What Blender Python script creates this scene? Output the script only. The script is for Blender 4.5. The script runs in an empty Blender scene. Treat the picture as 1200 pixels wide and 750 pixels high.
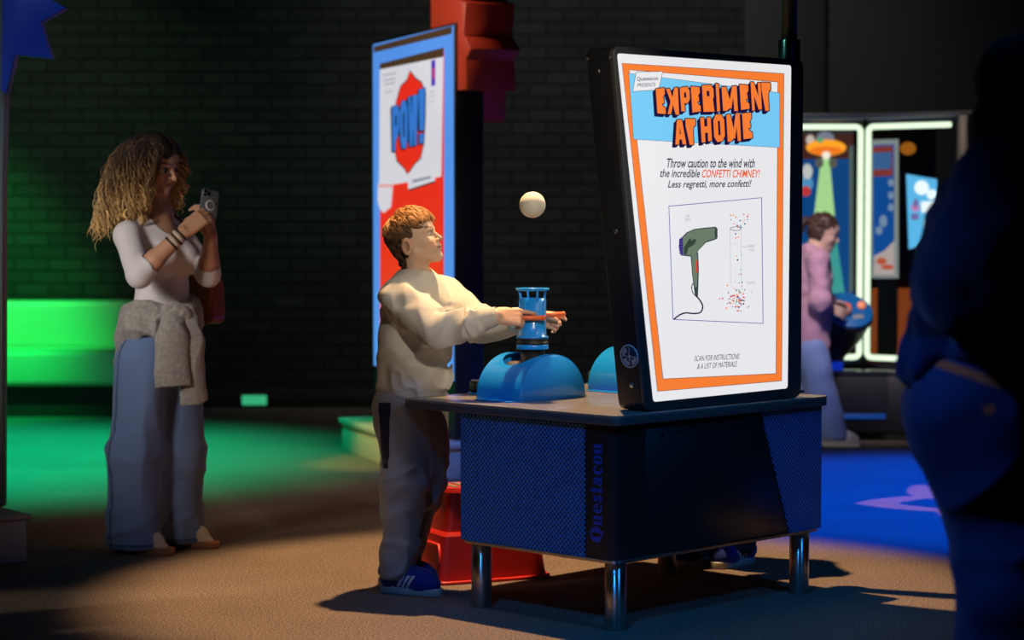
import bpy, bmesh, math, random
import numpy as np
from mathutils import Vector, Matrix
random.seed(7)
PI = math.pi
scene = bpy.context.scene
COL = scene.collection

# ------------------------------------------------------------------ camera model (1200 x 750)
FPX = 2600.0; CAMH = 1.3; PITCH = math.atan(120/FPX)
CF = np.array([0, math.cos(PITCH), -math.sin(PITCH)]); CU = np.array([0, math.sin(PITCH), math.cos(PITCH)])
CC = np.array([0, 0, CAMH])
def ray(x, y): return CF + np.array([1., 0, 0])*(x-600)/FPX - CU*(y-375)/FPX
def at(x, y, Y):
    r = ray(x, y); return CC + r*(Y/r[1])
def G(x, y, z=0.):
    r = ray(x, y); return CC + r*((z-CAMH)/r[2])

# ------------------------------------------------------------------ materials
MATS = {}
def mat(name, col=(.5,.5,.5), rough=.5, metal=0., emit=0., ecol=None, bump=0., bscale=200., spec=.5, attr=None, var=0., vscale=8., sheen=0., coat=0., stretch=None):
    if name in MATS: return MATS[name]
    m = bpy.data.materials.new(name); m.use_nodes = True
    nt = m.node_tree; b = nt.nodes['Principled BSDF']
    b.inputs['Base Color'].default_value = (*col, 1); b.inputs['Roughness'].default_value = rough
    b.inputs['Metallic'].default_value = metal; b.inputs['Specular IOR Level'].default_value = spec
    if sheen: b.inputs['Sheen Weight'].default_value = sheen
    if coat: b.inputs['Coat Weight'].default_value = coat; b.inputs['Coat Roughness'].default_value = .05
    src = None
    if attr:
        a = nt.nodes.new('ShaderNodeAttribute'); a.attribute_name = attr; src = a.outputs['Color']
        nt.links.new(src, b.inputs['Base Color'])
    if var or bump:
        tc = nt.nodes.new('ShaderNodeTexCoord'); crd = tc.outputs['Object']
        if stretch:
            mp = nt.nodes.new('ShaderNodeMapping'); mp.inputs['Scale'].default_value = stretch
            nt.links.new(crd, mp.inputs['Vector']); crd = mp.outputs['Vector']
    if var:
        n = nt.nodes.new('ShaderNodeTexNoise'); n.inputs['Scale'].default_value = vscale; n.inputs['Detail'].default_value = 4
        nt.links.new(crd, n.inputs['Vector'])
        mr = nt.nodes.new('ShaderNodeMapRange'); mr.inputs['From Min'].default_value = .3; mr.inputs['From Max'].default_value = .7
        mr.inputs['To Min'].default_value = 1-var; mr.inputs['To Max'].default_value = 1+var
        nt.links.new(n.outputs['Fac'], mr.inputs['Value'])
        mx = nt.nodes.new('ShaderNodeVectorMath'); mx.operation = 'MULTIPLY'
        if src is None: mx.inputs[0].default_value = col
        else: nt.links.new(src, mx.inputs[0])
        nt.links.new(mr.outputs['Result'], mx.inputs[1]); nt.links.new(mx.outputs[0], b.inputs['Base Color'])
    if bump:
        n2 = nt.nodes.new('ShaderNodeTexNoise'); n2.inputs['Scale'].default_value = bscale; n2.inputs['Detail'].default_value = 3
        nt.links.new(crd, n2.inputs['Vector'])
        bp = nt.nodes.new('ShaderNodeBump'); bp.inputs['Strength'].default_value = bump; bp.inputs['Distance'].default_value = .004
        nt.links.new(n2.outputs['Fac'], bp.inputs['Height']); nt.links.new(bp.outputs['Normal'], b.inputs['Normal'])
    if emit:
        b.inputs['Emission Color'].default_value = (*(ecol or col), 1); b.inputs['Emission Strength'].default_value = emit
    MATS[name] = m
    return m
def turned_steel(name, col, rough):
    m = mat(name, col, rough, 1.); nt = m.node_tree; b = nt.nodes['Principled BSDF']
    t = nt.nodes.new('ShaderNodeTangent'); t.direction_type = 'RADIAL'; t.axis = 'Z'; nt.links.new(t.outputs[0], b.inputs['Tangent'])
    b.inputs['Anisotropic'].default_value = .9; b.inputs['Anisotropic Rotation'].default_value = .25
    return m

def srgb(r, g, b):
    f = lambda c: c/12.92 if c <= .04045 else ((c+.055)/1.055)**2.4
    return (f(r/255), f(g/255), f(b/255))

# ------------------------------------------------------------------ objects
def link(o, parent=None):
    COL.objects.link(o)
    if parent is not None: o.parent = parent
    return o
def thing(name, label, cat, loc=(0,0,0), rotz=0., group=None):
    o = bpy.data.objects.new(name, None); o.empty_display_size = .1
    link(o); o.location = loc; o.rotation_euler = (0, 0, rotz)
    o['label'] = label; o['category'] = cat
    if group: o['group'] = group
    bpy.context.view_layer.update()
    return o
def tag(o, label, cat, group=None):
    o['label'] = label; o['category'] = cat
    if group: o['group'] = group
    return o
def struct(o):
    o['kind'] = 'structure'; return o

class MB:
    """collects shapes for ONE mesh object"""
    def __init__(s): s.v = []; s.f = []; s.m = []; s.sm = []; s.mats = []; s.col = []; s.usecol = False
    def mi(s, m):
        if m is None: return 0
        if m not in s.mats: s.mats.append(m)
        return s.mats.index(m)
    def add(s, vs, fs, m=None, smooth=False, T=None, col=None):
        o = len(s.v); k = s.mi(m)
        for p in vs:
            if T is not None: p = T @ Vector(p)
            s.v.append(tuple(p))
        if col is not None:
            s.usecol = True; s.col += [col]*len(vs) if not isinstance(col, list) else col
        else: s.col += [(1,1,1)]*len(vs)
        for f in fs:
            s.f.append([o+i for i in f]); s.m.append(k); s.sm.append(smooth)
        return s
    def bm(s, b, m=None, smooth=False, T=None):
        b.verts.index_update()
        s.add([v.co.copy() for v in b.verts], [[v.index for v in f.verts] for f in b.faces], m, smooth, T); b.free(); return s
    def box(s, lo, hi, m=None, bev=0., seg=2, T=None, taper=None):
        b = bmesh.new(); bmesh.ops.create_cube(b, size=1)
        c = [(lo[i]+hi[i])/2 for i in range(3)]; d = [hi[i]-lo[i] for i in range(3)]
        for v in b.verts:
            t = taper if (taper and v.co.z > 0) else (0, 0)
            x = v.co.x*(d[0]-2*t[0]); y = v.co.y*(d[1]-2*t[1])
            v.co = Vector((c[0]+x, c[1]+y, c[2]+v.co.z*d[2]))
        if bev: bmesh.ops.bevel(b, geom=b.edges[:], offset=bev, segments=seg, profile=.5, affect='EDGES', clamp_overlap=True)
        return s.bm(b, m, bool(bev), T)
    def prism(s, pts, a, b_, m=None, axis='y', bev=0., seg=2, T=None, smooth=False):
        """polygon pts in the plane perpendicular to axis, extruded from a to b_"""
        def P(p, t):
            return {'y': (p[0], t, p[1]), 'z': (p[0], p[1], t), 'x': (t, p[0], p[1])}[axis]
        b = bmesh.new()
        A = [b.verts.new(P(p, a)) for p in pts]; B = [b.verts.new(P(p, b_)) for p in pts]
        n = len(pts)
        b.faces.new(A); b.faces.new(B[::-1])
        for i in range(n): b.faces.new([A[i], B[i], B[(i+1) % n], A[(i+1) % n]])
        bmesh.ops.recalc_face_normals(b, faces=b.faces[:])
        if bev: bmesh.ops.bevel(b, geom=b.edges[:], offset=bev, segments=seg, profile=.5, affect='EDGES', clamp_overlap=True)
        return s.bm(b, m, smooth or bool(bev), T)
    def flat(s, pts, y, m=None, axis='y', T=None):
        """one flat polygon (printed graphics)"""
        def P(p): return {'y': (p[0], y, p[1]), 'z': (p[0], p[1], y), 'x': (y, p[0], p[1])}[axis]
        b = bmesh.new(); f = b.faces.new([b.verts.new(P(p)) for p in pts])
        bmesh.ops.triangulate(b, faces=[f])
        return s.bm(b, m, False, T)
    def lathe(s, prof, m=None, seg=40, T=None, smooth=True, close=True):
        vs = []; fs = []; n = len(prof)
        for i in range(seg):
            a = 2*PI*i/seg
            for r, z in prof: vs.append((r*math.cos(a), r*math.sin(a), z))
        for i in range(seg):
            j = (i+1) % seg
            for k in range(n-1): fs.append([i*n+k, j*n+k, j*n+k+1, i*n+k+1])
        if close:
            if prof[0][0] > 1e-6: fs.append([i*n for i in range(seg)][::-1])
            if prof[-1][0] > 1e-6: fs.append([i*n+n-1 for i in range(seg)])
        return s.add(vs, fs, m, smooth, T)
    def cyl(s, a, b, r, m=None, seg=24, r2=None, T=None, cap=True):
        a = Vector(a); b = Vector(b); d = b-a; L = d.length
        q = Vector((0,0,1)).rotation_difference(d.normalized()).to_matrix().to_4x4()
        M = Matrix.Translation(a) @ q
        if T is not None: M = T @ M
        e = min(.002, r*.2)
        r2 = r if r2 is None else r2
        return s.lathe([(r-e, 0), (r, e), (r2, L-e), (r2-e, L)], m, seg, M, True, cap)
    def tube(s, pts, rad, m=None, seg=8, col=None, smooth=True, cap=True):
        pts = [Vector(p) for p in pts]; n = len(pts)
        rads = rad if isinstance(rad, (list, tuple)) else [rad]*n
        vs = []; fs = []; cols = []
        t0 = (pts[1]-pts[0]).normalized(); nrm = t0.orthogonal().normalized()
        for i in range(n):
            t = (pts[min(i+1, n-1)]-pts[max(i-1, 0)])
            if t.length < 1e-9: t = t0
            t.normalize(); nrm = (nrm - t*nrm.dot(t))
            nrm = nrm.normalized() if nrm.length > 1e-6 else t.orthogonal().normalized()
            bn = t.cross(nrm)
            for k in range(seg):
                a = 2*PI*k/seg
                vs.append(pts[i]+(nrm*math.cos(a)+bn*math.sin(a))*rads[i])
                if col is not None: cols.append(tuple(col[i]) if isinstance(col, list) else tuple(col))
        for i in range(n-1):
            for k in range(seg):
                fs.append([i*seg+k, i*seg+(k+1) % seg, (i+1)*seg+(k+1) % seg, (i+1)*seg+k])
        if cap: fs.append(list(range(seg))[::-1]); fs.append([(n-1)*seg+k for k in range(seg)])
        return s.add(vs, fs, m, smooth, None, cols if col is not None else None)
    def sphere(s, c, r, m=None, u=24, v=14, T=None):
        b = bmesh.new(); bmesh.ops.create_uvsphere(b, u_segments=u, v_segments=v, radius=1)
        rr = r if isinstance(r, (tuple, list)) else (r, r, r)
        for q in b.verts: q.co = Vector((c[0]+q.co.x*rr[0], c[1]+q.co.y*rr[1], c[2]+q.co.z*rr[2]))
        return s.bm(b, m, True, T)
    def build(s, name, m=None, parent=None, loc=None):
        me = bpy.data.meshes.new(name)
        me.from_pydata(s.v, [], s.f)
        for mm in (s.mats or [m]): me.materials.append(mm)
        me.polygons.foreach_set('material_index', s.m); me.polygons.foreach_set('use_smooth', s.sm)
        if s.usecol:
            ca = me.color_attributes.new('Col', 'FLOAT_COLOR', 'POINT')
            ca.data.foreach_set('color', np.hstack([np.array(s.col, dtype=np.float32), np.ones((len(s.v), 1), np.float32)]).ravel())
        me.validate(); me.update()
        o = bpy.data.objects.new(name, me)
        if loc is not None: o.location = loc
        return link(o, parent)

def smooth_angle(o, deg=35):
    me = o.data; sharp = []
    b = bmesh.new(); b.from_mesh(me)
    for e in b.edges:
        if len(e.link_faces) == 2 and e.calc_face_angle(0) > math.radians(deg): e.smooth = False
    b.to_mesh(me); b.free(); return o

def origin_to(o, p):
    """put the origin of a top-level mesh at p (world), keeping the shape in place"""
    p = Vector(p); o.data.transform(Matrix.Translation(-p)); o.location = p; return o

# ------------------------------------------------------------------ implicit surfaces
rngN = np.random.default_rng(3); LAT = rngN.random((32, 32, 32)).astype(np.float32)*2-1
def vnoise(P):
    i = np.floor(P).astype(np.int64); f = (P-i).astype(np.float32); f = f*f*(3-2*f); i0 = i & 31; i1 = (i+1) & 31
    def L(a, b, c): return LAT[a, b, c]
    x0, y0, z0 = i0.T; x1, y1, z1 = i1.T; fx, fy, fz = f.T
    a = L(x0,y0,z0)*(1-fx)+L(x1,y0,z0)*fx; b = L(x0,y1,z0)*(1-fx)+L(x1,y1,z0)*fx
    c = L(x0,y0,z1)*(1-fx)+L(x1,y0,z1)*fx; d = L(x0,y1,z1)*(1-fx)+L(x1,y1,z1)*fx
    return (a*(1-fy)+b*fy)*(1-fz)+(c*(1-fy)+d*fy)*fz

class Vol:
    def __init__(s, lo, hi, res):
        s.lo = np.array(lo, float); s.res = res
        s.n = np.ceil((np.array(hi)-s.lo)/res).astype(int)+1
        s.D = np.full(s.n, 1., np.float32); s.T = None
    def sub(s, lo, hi):
        i0 = np.clip(np.floor((np.array(lo)-s.lo)/s.res).astype(int), 0, s.n); i1 = np.clip(np.ceil((np.array(hi)-s.lo)/s.res).astype(int)+1, 0, s.n)
        sl = tuple(slice(a, b) for a, b in zip(i0, i1))
        ax = [(s.lo[k]+s.res*np.arange(i0[k], i1[k])).astype(np.float32) for k in range(3)]
        return sl, ax[0][:, None, None], ax[1][None, :, None], ax[2][None, None, :]
    def X(s, p):
        p = np.array(p, float)
        return p if s.T is None else s.T[0] @ p*s.T[2] + s.T[1]
    def sc(s): return 1. if s.T is None else s.T[2]
    def comb(s, sl, d, k, op):
        A = s.D[sl]
        if A.size == 0: return
        if op == 'sub': d = -d
        if k <= 0:
            s.D[sl] = np.minimum(A, d) if op == 'add' else np.maximum(A, d); return
        if op == 'add':
            h = np.clip(.5+.5*(A-d)/k, 0, 1); s.D[sl] = A*(1-h)+d*h-k*h*(1-h)
        else:
            h = np.clip(.5-.5*(A-d)/k, 0, 1); s.D[sl] = A*(1-h)+d*h+k*h*(1-h)
    def cone(s, a, b, ra, rb=None, k=.02, op='add', flat=None):
        """round cone; flat=(axis vector, factor) squashes across an axis"""
        rb = ra if rb is None else rb
        a = s.X(a); b = s.X(b); q = s.sc(); ra = ra*q; rb = rb*q; k = k*q
        pad = k+2.5*s.res
        sl, x, y, z = s.sub(np.minimum(a-ra, b-rb)-pad, np.maximum(a+ra, b+rb)+pad)
        d = b-a; L2 = max(float(d@d), 1e-12)
        px, py, pz = x-a[0], y-a[1], z-a[2]
        t = np.clip((px*d[0]+py*d[1]+pz*d[2])/L2, 0, 1)
        qx, qy, qz = px-t*d[0], py-t*d[1], pz-t*d[2]
        if flat is not None:
            n = np.array(flat[0], float); n /= np.linalg.norm(n)
            if s.T is not None: n = s.T[0] @ n
            e = (qx*n[0]+qy*n[1]+qz*n[2])*(1/flat[1]-1)
            qx = qx+e*n[0]; qy = qy+e*n[1]; qz = qz+e*n[2]
        dist = np.sqrt(qx*qx+qy*qy+qz*qz)-(ra+(rb-ra)*t)
        s.comb(sl, dist.astype(np.float32), k, op); return s
    def chain(s, pts, rads, k=.02, op='add', flat=None):
        for i in range(len(pts)-1): s.cone(pts[i], pts[i+1], rads[i], rads[i+1], k, op, flat)
        return s
    def ell(s, c, r, R=None, k=.02, op='add'):
        c = s.X(c); q = s.sc(); r = np.array(r, float)*q if np.ndim(r) else np.array([r]*3, float)*q; k = k*q
        M = np.eye(3) if R is None else np.array(R, float)
        if s.T is not None: M = s.T[0] @ M
        ext = np.sqrt(((M*r)**2).sum(1)); pad = k+2.5*s.res
        sl, x, y, z = s.sub(c-ext-pad, c+ext+pad)
        px, py, pz = x-c[0], y-c[1], z-c[2]
        u = [(px*M[0, j]+py*M[1, j]+pz*M[2, j])/r[j] for j in range(3)]
        k0 = np.sqrt(u[0]**2+u[1]**2+u[2]**2); k1 = np.sqrt((u[0]/r[0])**2+(u[1]/r[1])**2+(u[2]/r[2])**2)
        d = np.where(k1 > 1e-6, k0*(k0-1)/np.maximum(k1, 1e-6), -r.min())
        s.comb(sl, d.astype(np.float32), k, op); return s
    def half(s, p, n, k=.004):
        """cut away everything on the +n side of the plane through p"""
        p = s.X(p); n = np.array(n, float); n /= np.linalg.norm(n)
        if s.T is not None: n = s.T[0] @ n
        sl, x, y, z = s.sub(s.lo, s.lo+s.n*s.res)
        d = ((x-p[0])*n[0]+(y-p[1])*n[1]+(z-p[2])*n[2]).astype(np.float32)
        s.D = np.maximum(s.D, d); return s
    def noise(s, amp, scale, warp=None, ridge=False, band=.03, mask=None):
        I = np.nonzero(np.abs(s.D) < band); P = np.stack(I, 1)*s.res+s.lo
        Q = P if warp is None else P @ np.array(warp, float).T
        n = vnoise(Q*scale)
        if ridge: n = 1-2*np.abs(n)
        if mask is not None: n = n*mask(P)
        s.D[I] += (amp*n).astype(np.float32); return s
    def folds(s, a, b, rad, d, amp, scale, stretch=.28, seed=0., sharp=1., band=.03):
        """cloth folds running along direction d on the limb a-b"""
        a = np.array(a, float); b = np.array(b, float); d = np.array(d, float); d /= np.linalg.norm(d)
        I = np.nonzero(np.abs(s.D) < band); P = np.stack(I, 1)*s.res+s.lo
        e = b-a; t = np.clip(((P-a) @ e)/(e @ e), -.15, 1.15); q = np.linalg.norm(P-a-t[:, None]*e, axis=1)
        w = np.clip((rad*1.5-q)/(rad*.4), 0, 1)*np.clip((t+.15)/.15, 0, 1)*np.clip((1.15-t)/.15, 0, 1)
        M = np.eye(3)-(1-stretch)*np.outer(d, d)
        wob = .25*vnoise(P*scale*.6+seed+5)
        n = vnoise(P @ M.T*scale+seed+wob[:, None]); n = 1-2*np.abs(n); n = np.sign(n)*np.abs(n)**sharp
        s.D[I] -= (amp*w*(n-.2)).astype(np.float32); return s
    def mesh(s):
        D = s.D; neg = D < 0
        c = [(i, j, k) for i in (0, 1) for j in (0, 1) for k in (0, 1)]
        nx, ny, nz = D.shape
        cnt = np.zeros((nx-1, ny-1, nz-1), np.int8)
        for i, j, k in c: cnt += neg[i:nx-1+i, j:ny-1+j, k:nz-1+k]
        act = (cnt > 0) & (cnt < 8); I = np.stack(np.nonzero(act), 1)
        idx = np.full(act.shape, -1, np.int32); idx[act] = np.arange(len(I), dtype=np.int32)
        val = {o: D[I[:, 0]+o[0], I[:, 1]+o[1], I[:, 2]+o[2]] for o in c}
        S = np.zeros((len(I), 3)); W = np.zeros(len(I))
        for a in c:
            for ax in range(3):
                if a[ax]: continue
                b = list(a); b[ax] = 1; b = tuple(b)
                va, vb = val[a], val[b]; m = (va < 0) != (vb < 0)
                t = np.where(m, va/np.where(m, va-vb, 1), 0)
                p = np.array(a, float)[None, :].repeat(len(I), 0); p[:, ax] += t
                S += p*m[:, None]; W += m
        V = s.lo+(I+S/W[:, None])*s.res
        F = []
        for ax in range(3):
            b1, b2 = [(1, 2), (2, 0), (0, 1)][ax]
            sl0 = [slice(1, n-1) for n in D.shape]; sl1 = list(sl0)
            sl0[ax] = slice(0, D.shape[ax]-1); sl1[ax] = slice(1, D.shape[ax])
            A = neg[tuple(sl0)]; B = neg[tuple(sl1)]
            E = np.stack(np.nonzero(A != B), 1)
            off = np.ones(3, int); off[ax] = 0; E = E+off
            sg = neg[E[:, 0], E[:, 1], E[:, 2]]
            def q(d1, d2):
                e = E.copy(); e[:, b1] -= d1; e[:, b2] -= d2
                return idx[e[:, 0], e[:, 1], e[:, 2]]
            Q = np.stack([q(1, 1), q(0, 1), q(0, 0), q(1, 0)], 1)
            Q[~sg] = Q[~sg][:, ::-1]
            F.append(Q)
        F = np.concatenate(F); F = F[(F >= 0).all(1)]
        # light Laplacian relax
        for _ in range(1):
            acc = np.zeros_like(V); n = np.zeros(len(V))
            for a, b in ((0, 1), (1, 2), (2, 3), (3, 0)):
                np.add.at(acc, F[:, a], V[F[:, b]]); np.add.at(n, F[:, a], 1)
                np.add.at(acc, F[:, b], V[F[:, a]]); np.add.at(n, F[:, b], 1)
            V = V*.5+.5*acc/np.maximum(n, 1)[:, None]
        return V, F
    def build(s, name, m, parent=None, color=None, origin=None):
        V, F = s.mesh()
        return npmesh(name, V, F, m, parent, color(V) if color is not None else None, origin)

def npmesh(name, V, F, m, parent=None, C=None, origin=None):
    if origin is not None: V = V-np.array(origin)
    me = bpy.data.meshes.new(name)
    me.vertices.add(len(V)); me.vertices.foreach_set('co', V.astype(np.float32).ravel())
    k = F.shape[1]
    me.loops.add(F.size); me.loops.foreach_set('vertex_index', F.astype(np.int32).ravel())
    me.polygons.add(len(F)); me.polygons.foreach_set('loop_start', (np.arange(len(F))*k).astype(np.int32))
    me.polygons.foreach_set('use_smooth', np.ones(len(F), bool))
    if C is not None:
        ca = me.color_attributes.new('Col', 'FLOAT_COLOR', 'POINT')
        ca.data.foreach_set('color', np.hstack([C, np.ones((len(C), 1))]).astype(np.float32).ravel())
    me.materials.append(m); me.update(calc_edges=True); me.validate()
    o = bpy.data.objects.new(name, me)
    return link(o, parent)

def rotm(yaw, pitch=0., roll=0.):
    """columns: forward, left, up; pitch>0 looks up, roll>0 tips towards the right ear"""
    M = Matrix.Rotation(yaw, 3, 'Z') @ Matrix.Rotation(-pitch, 3, 'Y') @ Matrix.Rotation(roll, 3, 'X')
    return np.array(M)
# ------------------------------------------------------------------ people: shared pieces
SKIN = mat('skin', rough=.5, attr='Col', spec=.35)
CLOTH = mat('cloth_colour', rough=.9, attr='Col', spec=.15, bump=.25, bscale=420, sheen=.15)
HAIRM = mat('hair_strands', rough=.5, attr='Col', spec=.4, var=.25, vscale=60)

def A(*p): return np.array(p, float)

def head_shape(V, R, c, H, child=False, ear=True):
    V.T = (R, np.array(c), H)
    V.ell((-.07, 0, .13), (.43, .345, .37), k=.01)
    V.ell((.12, 0, .12), (.27, .295, .27), k=.08)
    V.ell((.06, 0, -.16), (.28, .275, .27), k=.10)
    V.cone((.13, 0, -.12), (.26, 0, -.37), .24, .115, k=.09)
    for s in (-1, 1):
        V.ell((.235, s*.155, -.13), (.13, .12, .12), k=.08)              # cheeks
        V.cone((.02, s*.235, -.22), (.24, s*.09, -.41), .06, .06, k=.08)   # jaw line
        V.cone((.355, s*.05, .075), (.27, s*.22, .07), .04, .035, k=.05)   # brow
    V.cone((.30, 0, -.40), (.31, 0, -.42), .085, .08, k=.06)              # chin
    for s in (-1, 1):
        V.ell((.40, s*.135, -.005), (.085, .085, .05), k=.05, op='sub')
        V.ell((.295, s*.135, -.005), (.068, .075, .07), k=.006)            # eyeball
        V.cone((.325, s*.075, .035), (.285, s*.20, .03), .026, .024, k=.012)  # upper lid
        V.cone((.325, s*.08, -.052), (.285, s*.19, -.05), .02, .02, k=.015)
    n = .82 if child else 1.
    V.cone((.36, 0, .03), (.40+.07*n, 0, -.125), .032, .044*n+.004, k=.03)    # nose
    for s in (-1, 1): V.ell((.40, s*.05, -.14), (.042, .032, .034), k=.02)
    V.ell((.33, 0, -.25), (.085, .13, .10), k=.05)
    V.chain([(.345, -.1, -.262), (.395, -.035, -.237), (.398, 0, -.243), (.395, .035, -.237), (.345, .1, -.262)], [.014, .026, .025, .026, .014], k=.012)
    V.chain([(.345, -.09, -.27), (.388, 0, -.292), (.345, .09, -.27)], [.014, .031, .014], k=.012)
    V.chain([(.36, -.1, -.265), (.425, 0, -.266), (.36, .1, -.265)], [.007, .008, .007], k=.008, op='sub')
    if ear:
        for s in (-1, 1):
            t = .25
            Re = np.array([[math.cos(t), 0, -math.sin(t)], [0, 1, 0], [math.sin(t), 0, math.cos(t)]]).T
            V.ell((-.08, s*.345, -.09), (.09, .04, .145), R=Re, k=.02)
            V.ell((-.06, s*.392, -.075), (.055, .045, .095), R=Re, k=.008, op='sub')
            V.ell((-.025, s*.345, -.12), (.025, .025, .035), k=.015)
    V.T = None

def head_paint(P, C, R, c, H, skin, lip, brow, iris, hairline=None, haircol=None, gaze=(0, 0), blush=(.0, 0, 0)):
    q = (P-np.array(c)) @ R/H
    x, y, z = q.T; ay = np.abs(y)
    near = (x*x+y*y+z*z) < .55
    def put(m, col, a=1.):
        m = m & near; C[m] = C[m]*(1-a)+np.array(col)*a
    put((np.hypot(y-np.sign(y)*.17, z+.14) < .10) & (x > .2), np.clip(np.array(skin)*np.array([1.06, .84, .80]), 0, 1), .45)
    put((ay > .31) & (x < .02), np.clip(np.array(skin)*np.array([1.05, .80, .74]), 0, 1), .6)
    put((((x+.062)/.055)**2+((z+.08)/.10)**2 < 1) & (ay > .28) & (ay < .378), np.array(skin)*np.array([.42, .30, .26]), .75)  # shade in the ear hollow, painted into the skin colour
    put((x > .42) & (z < -.04) & (z > -.2), np.clip(np.array(skin)*np.array([1.05, .83, .78]), 0, 1), .5)
    lipm = (x > .33) & (z < -.215) & (z > -.325) & (ay < .105*(1-((z+.268)/.075)**2)+.01)
    put(lipm, lip, .6)
    put((np.abs(z+.266) < .01) & (ay < .1) & (x > .33), np.array(lip)*.3)
    bw = .022*(1-.5*np.clip((ay-.06)/.2, 0, 1))
    put((x > .2) & (ay > .055) & (ay < .24) & (np.abs(z-(.098+.03*np.sin((ay-.05)/.19*2.4))) < bw), brow, .85)
    d = np.sqrt((x-.295)**2+((ay-.135)/1.05)**2+(z+.005)**2)
    eye = (d < .0765) & (x > .318) & (z < .026) & (z > -.042)
    put(eye, (.40, .38, .36))
    sy = np.sign(y)
    ir = np.hypot(y-sy*.135-gaze[0], z-gaze[1]) 
    put(eye & (ir < .04), iris); put(eye & (ir < .02), (.01, .01, .01))
    put((x > .27) & (d < .11) & (np.abs(z-.033) < .011) & (ay > .07) & (ay < .2), (.05, .03, .025), .8)
    if hairline is not None:
        put(hairline(x, y, z), haircol)
    return C

def hand_shape(V, R, w, L, side, curls, thumb, splay=.10, k=.03):
    """R columns: finger direction, thumb side, back of the hand"""
    R = np.array(R, float).T if False else np.array(R, float)
    V.T = (R, np.array(w), L)
    ys = [.165, .055, -.05, -.145]; ln = [.40, .45, .41, .33]; rad = [.052, .053, .050, .044]
    V.cone((-.12, 0, 0), (.06, 0, 0), .125, .125, k=.03, flat=((0, 0, 1), .72))
    for y, r in zip(ys, rad):
        V.cone((.03, y*.62, 0), (.5, y, .012), .085, r+.02, k=.05, flat=((0, 0, 1), .85))
    V.cone((.1, .1, -.03), (.3, .16, -.05), .075, .06, k=.05)     # thenar
    V.cone((.1, -.12, -.03), (.34, -.13, -.03), .06, .055, k=.05)
    for i in range(4):
        p = A(.5, ys[i], .008); a = 0; sp = splay*(1.5-i)/1.5
        seg = [ln[i]*.45, ln[i]*.32, ln[i]*.25]; rr = [rad[i], rad[i]*.93, rad[i]*.86, rad[i]*.72]
        for j in range(3):
            a += curls[i][j]
            q = p+seg[j]*A(math.cos(a)*math.cos(sp), math.sin(sp)*max(math.cos(a), .2), -math.sin(a))
            V.cone(p, q, rr[j], rr[j+1], k=k if j == 0 else .02)
            p = q
    V.chain([A(*t) for t in thumb], [.075, .062, .055, .044][:len(thumb)], k=.03)
    V.T = None

def frame(x, z):
    """orthonormal columns from finger direction x and back-of-hand direction z"""
    x = np.array(x, float); x /= np.linalg.norm(x); z = np.array(z, float); z -= x*(x@z); z /= np.linalg.norm(z)
    return x, z
def hand_frame(x, back, thumb):
    x, z = frame(x, back); y = np.cross(z, x)
    if y @ np.array(thumb, float) < 0: y = -y
    return np.stack([x, y, z], 1)
THUMB_OPEN = [(.1, .13, -.04), (.27, .25, -.09), (.43, .27, -.13), (.56, .25, -.15)]
THUMB_CLOSED = [(.1, .13, -.05), (.28, .20, -.14), (.44, .16, -.20), (.56, .10, -.22)]

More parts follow.
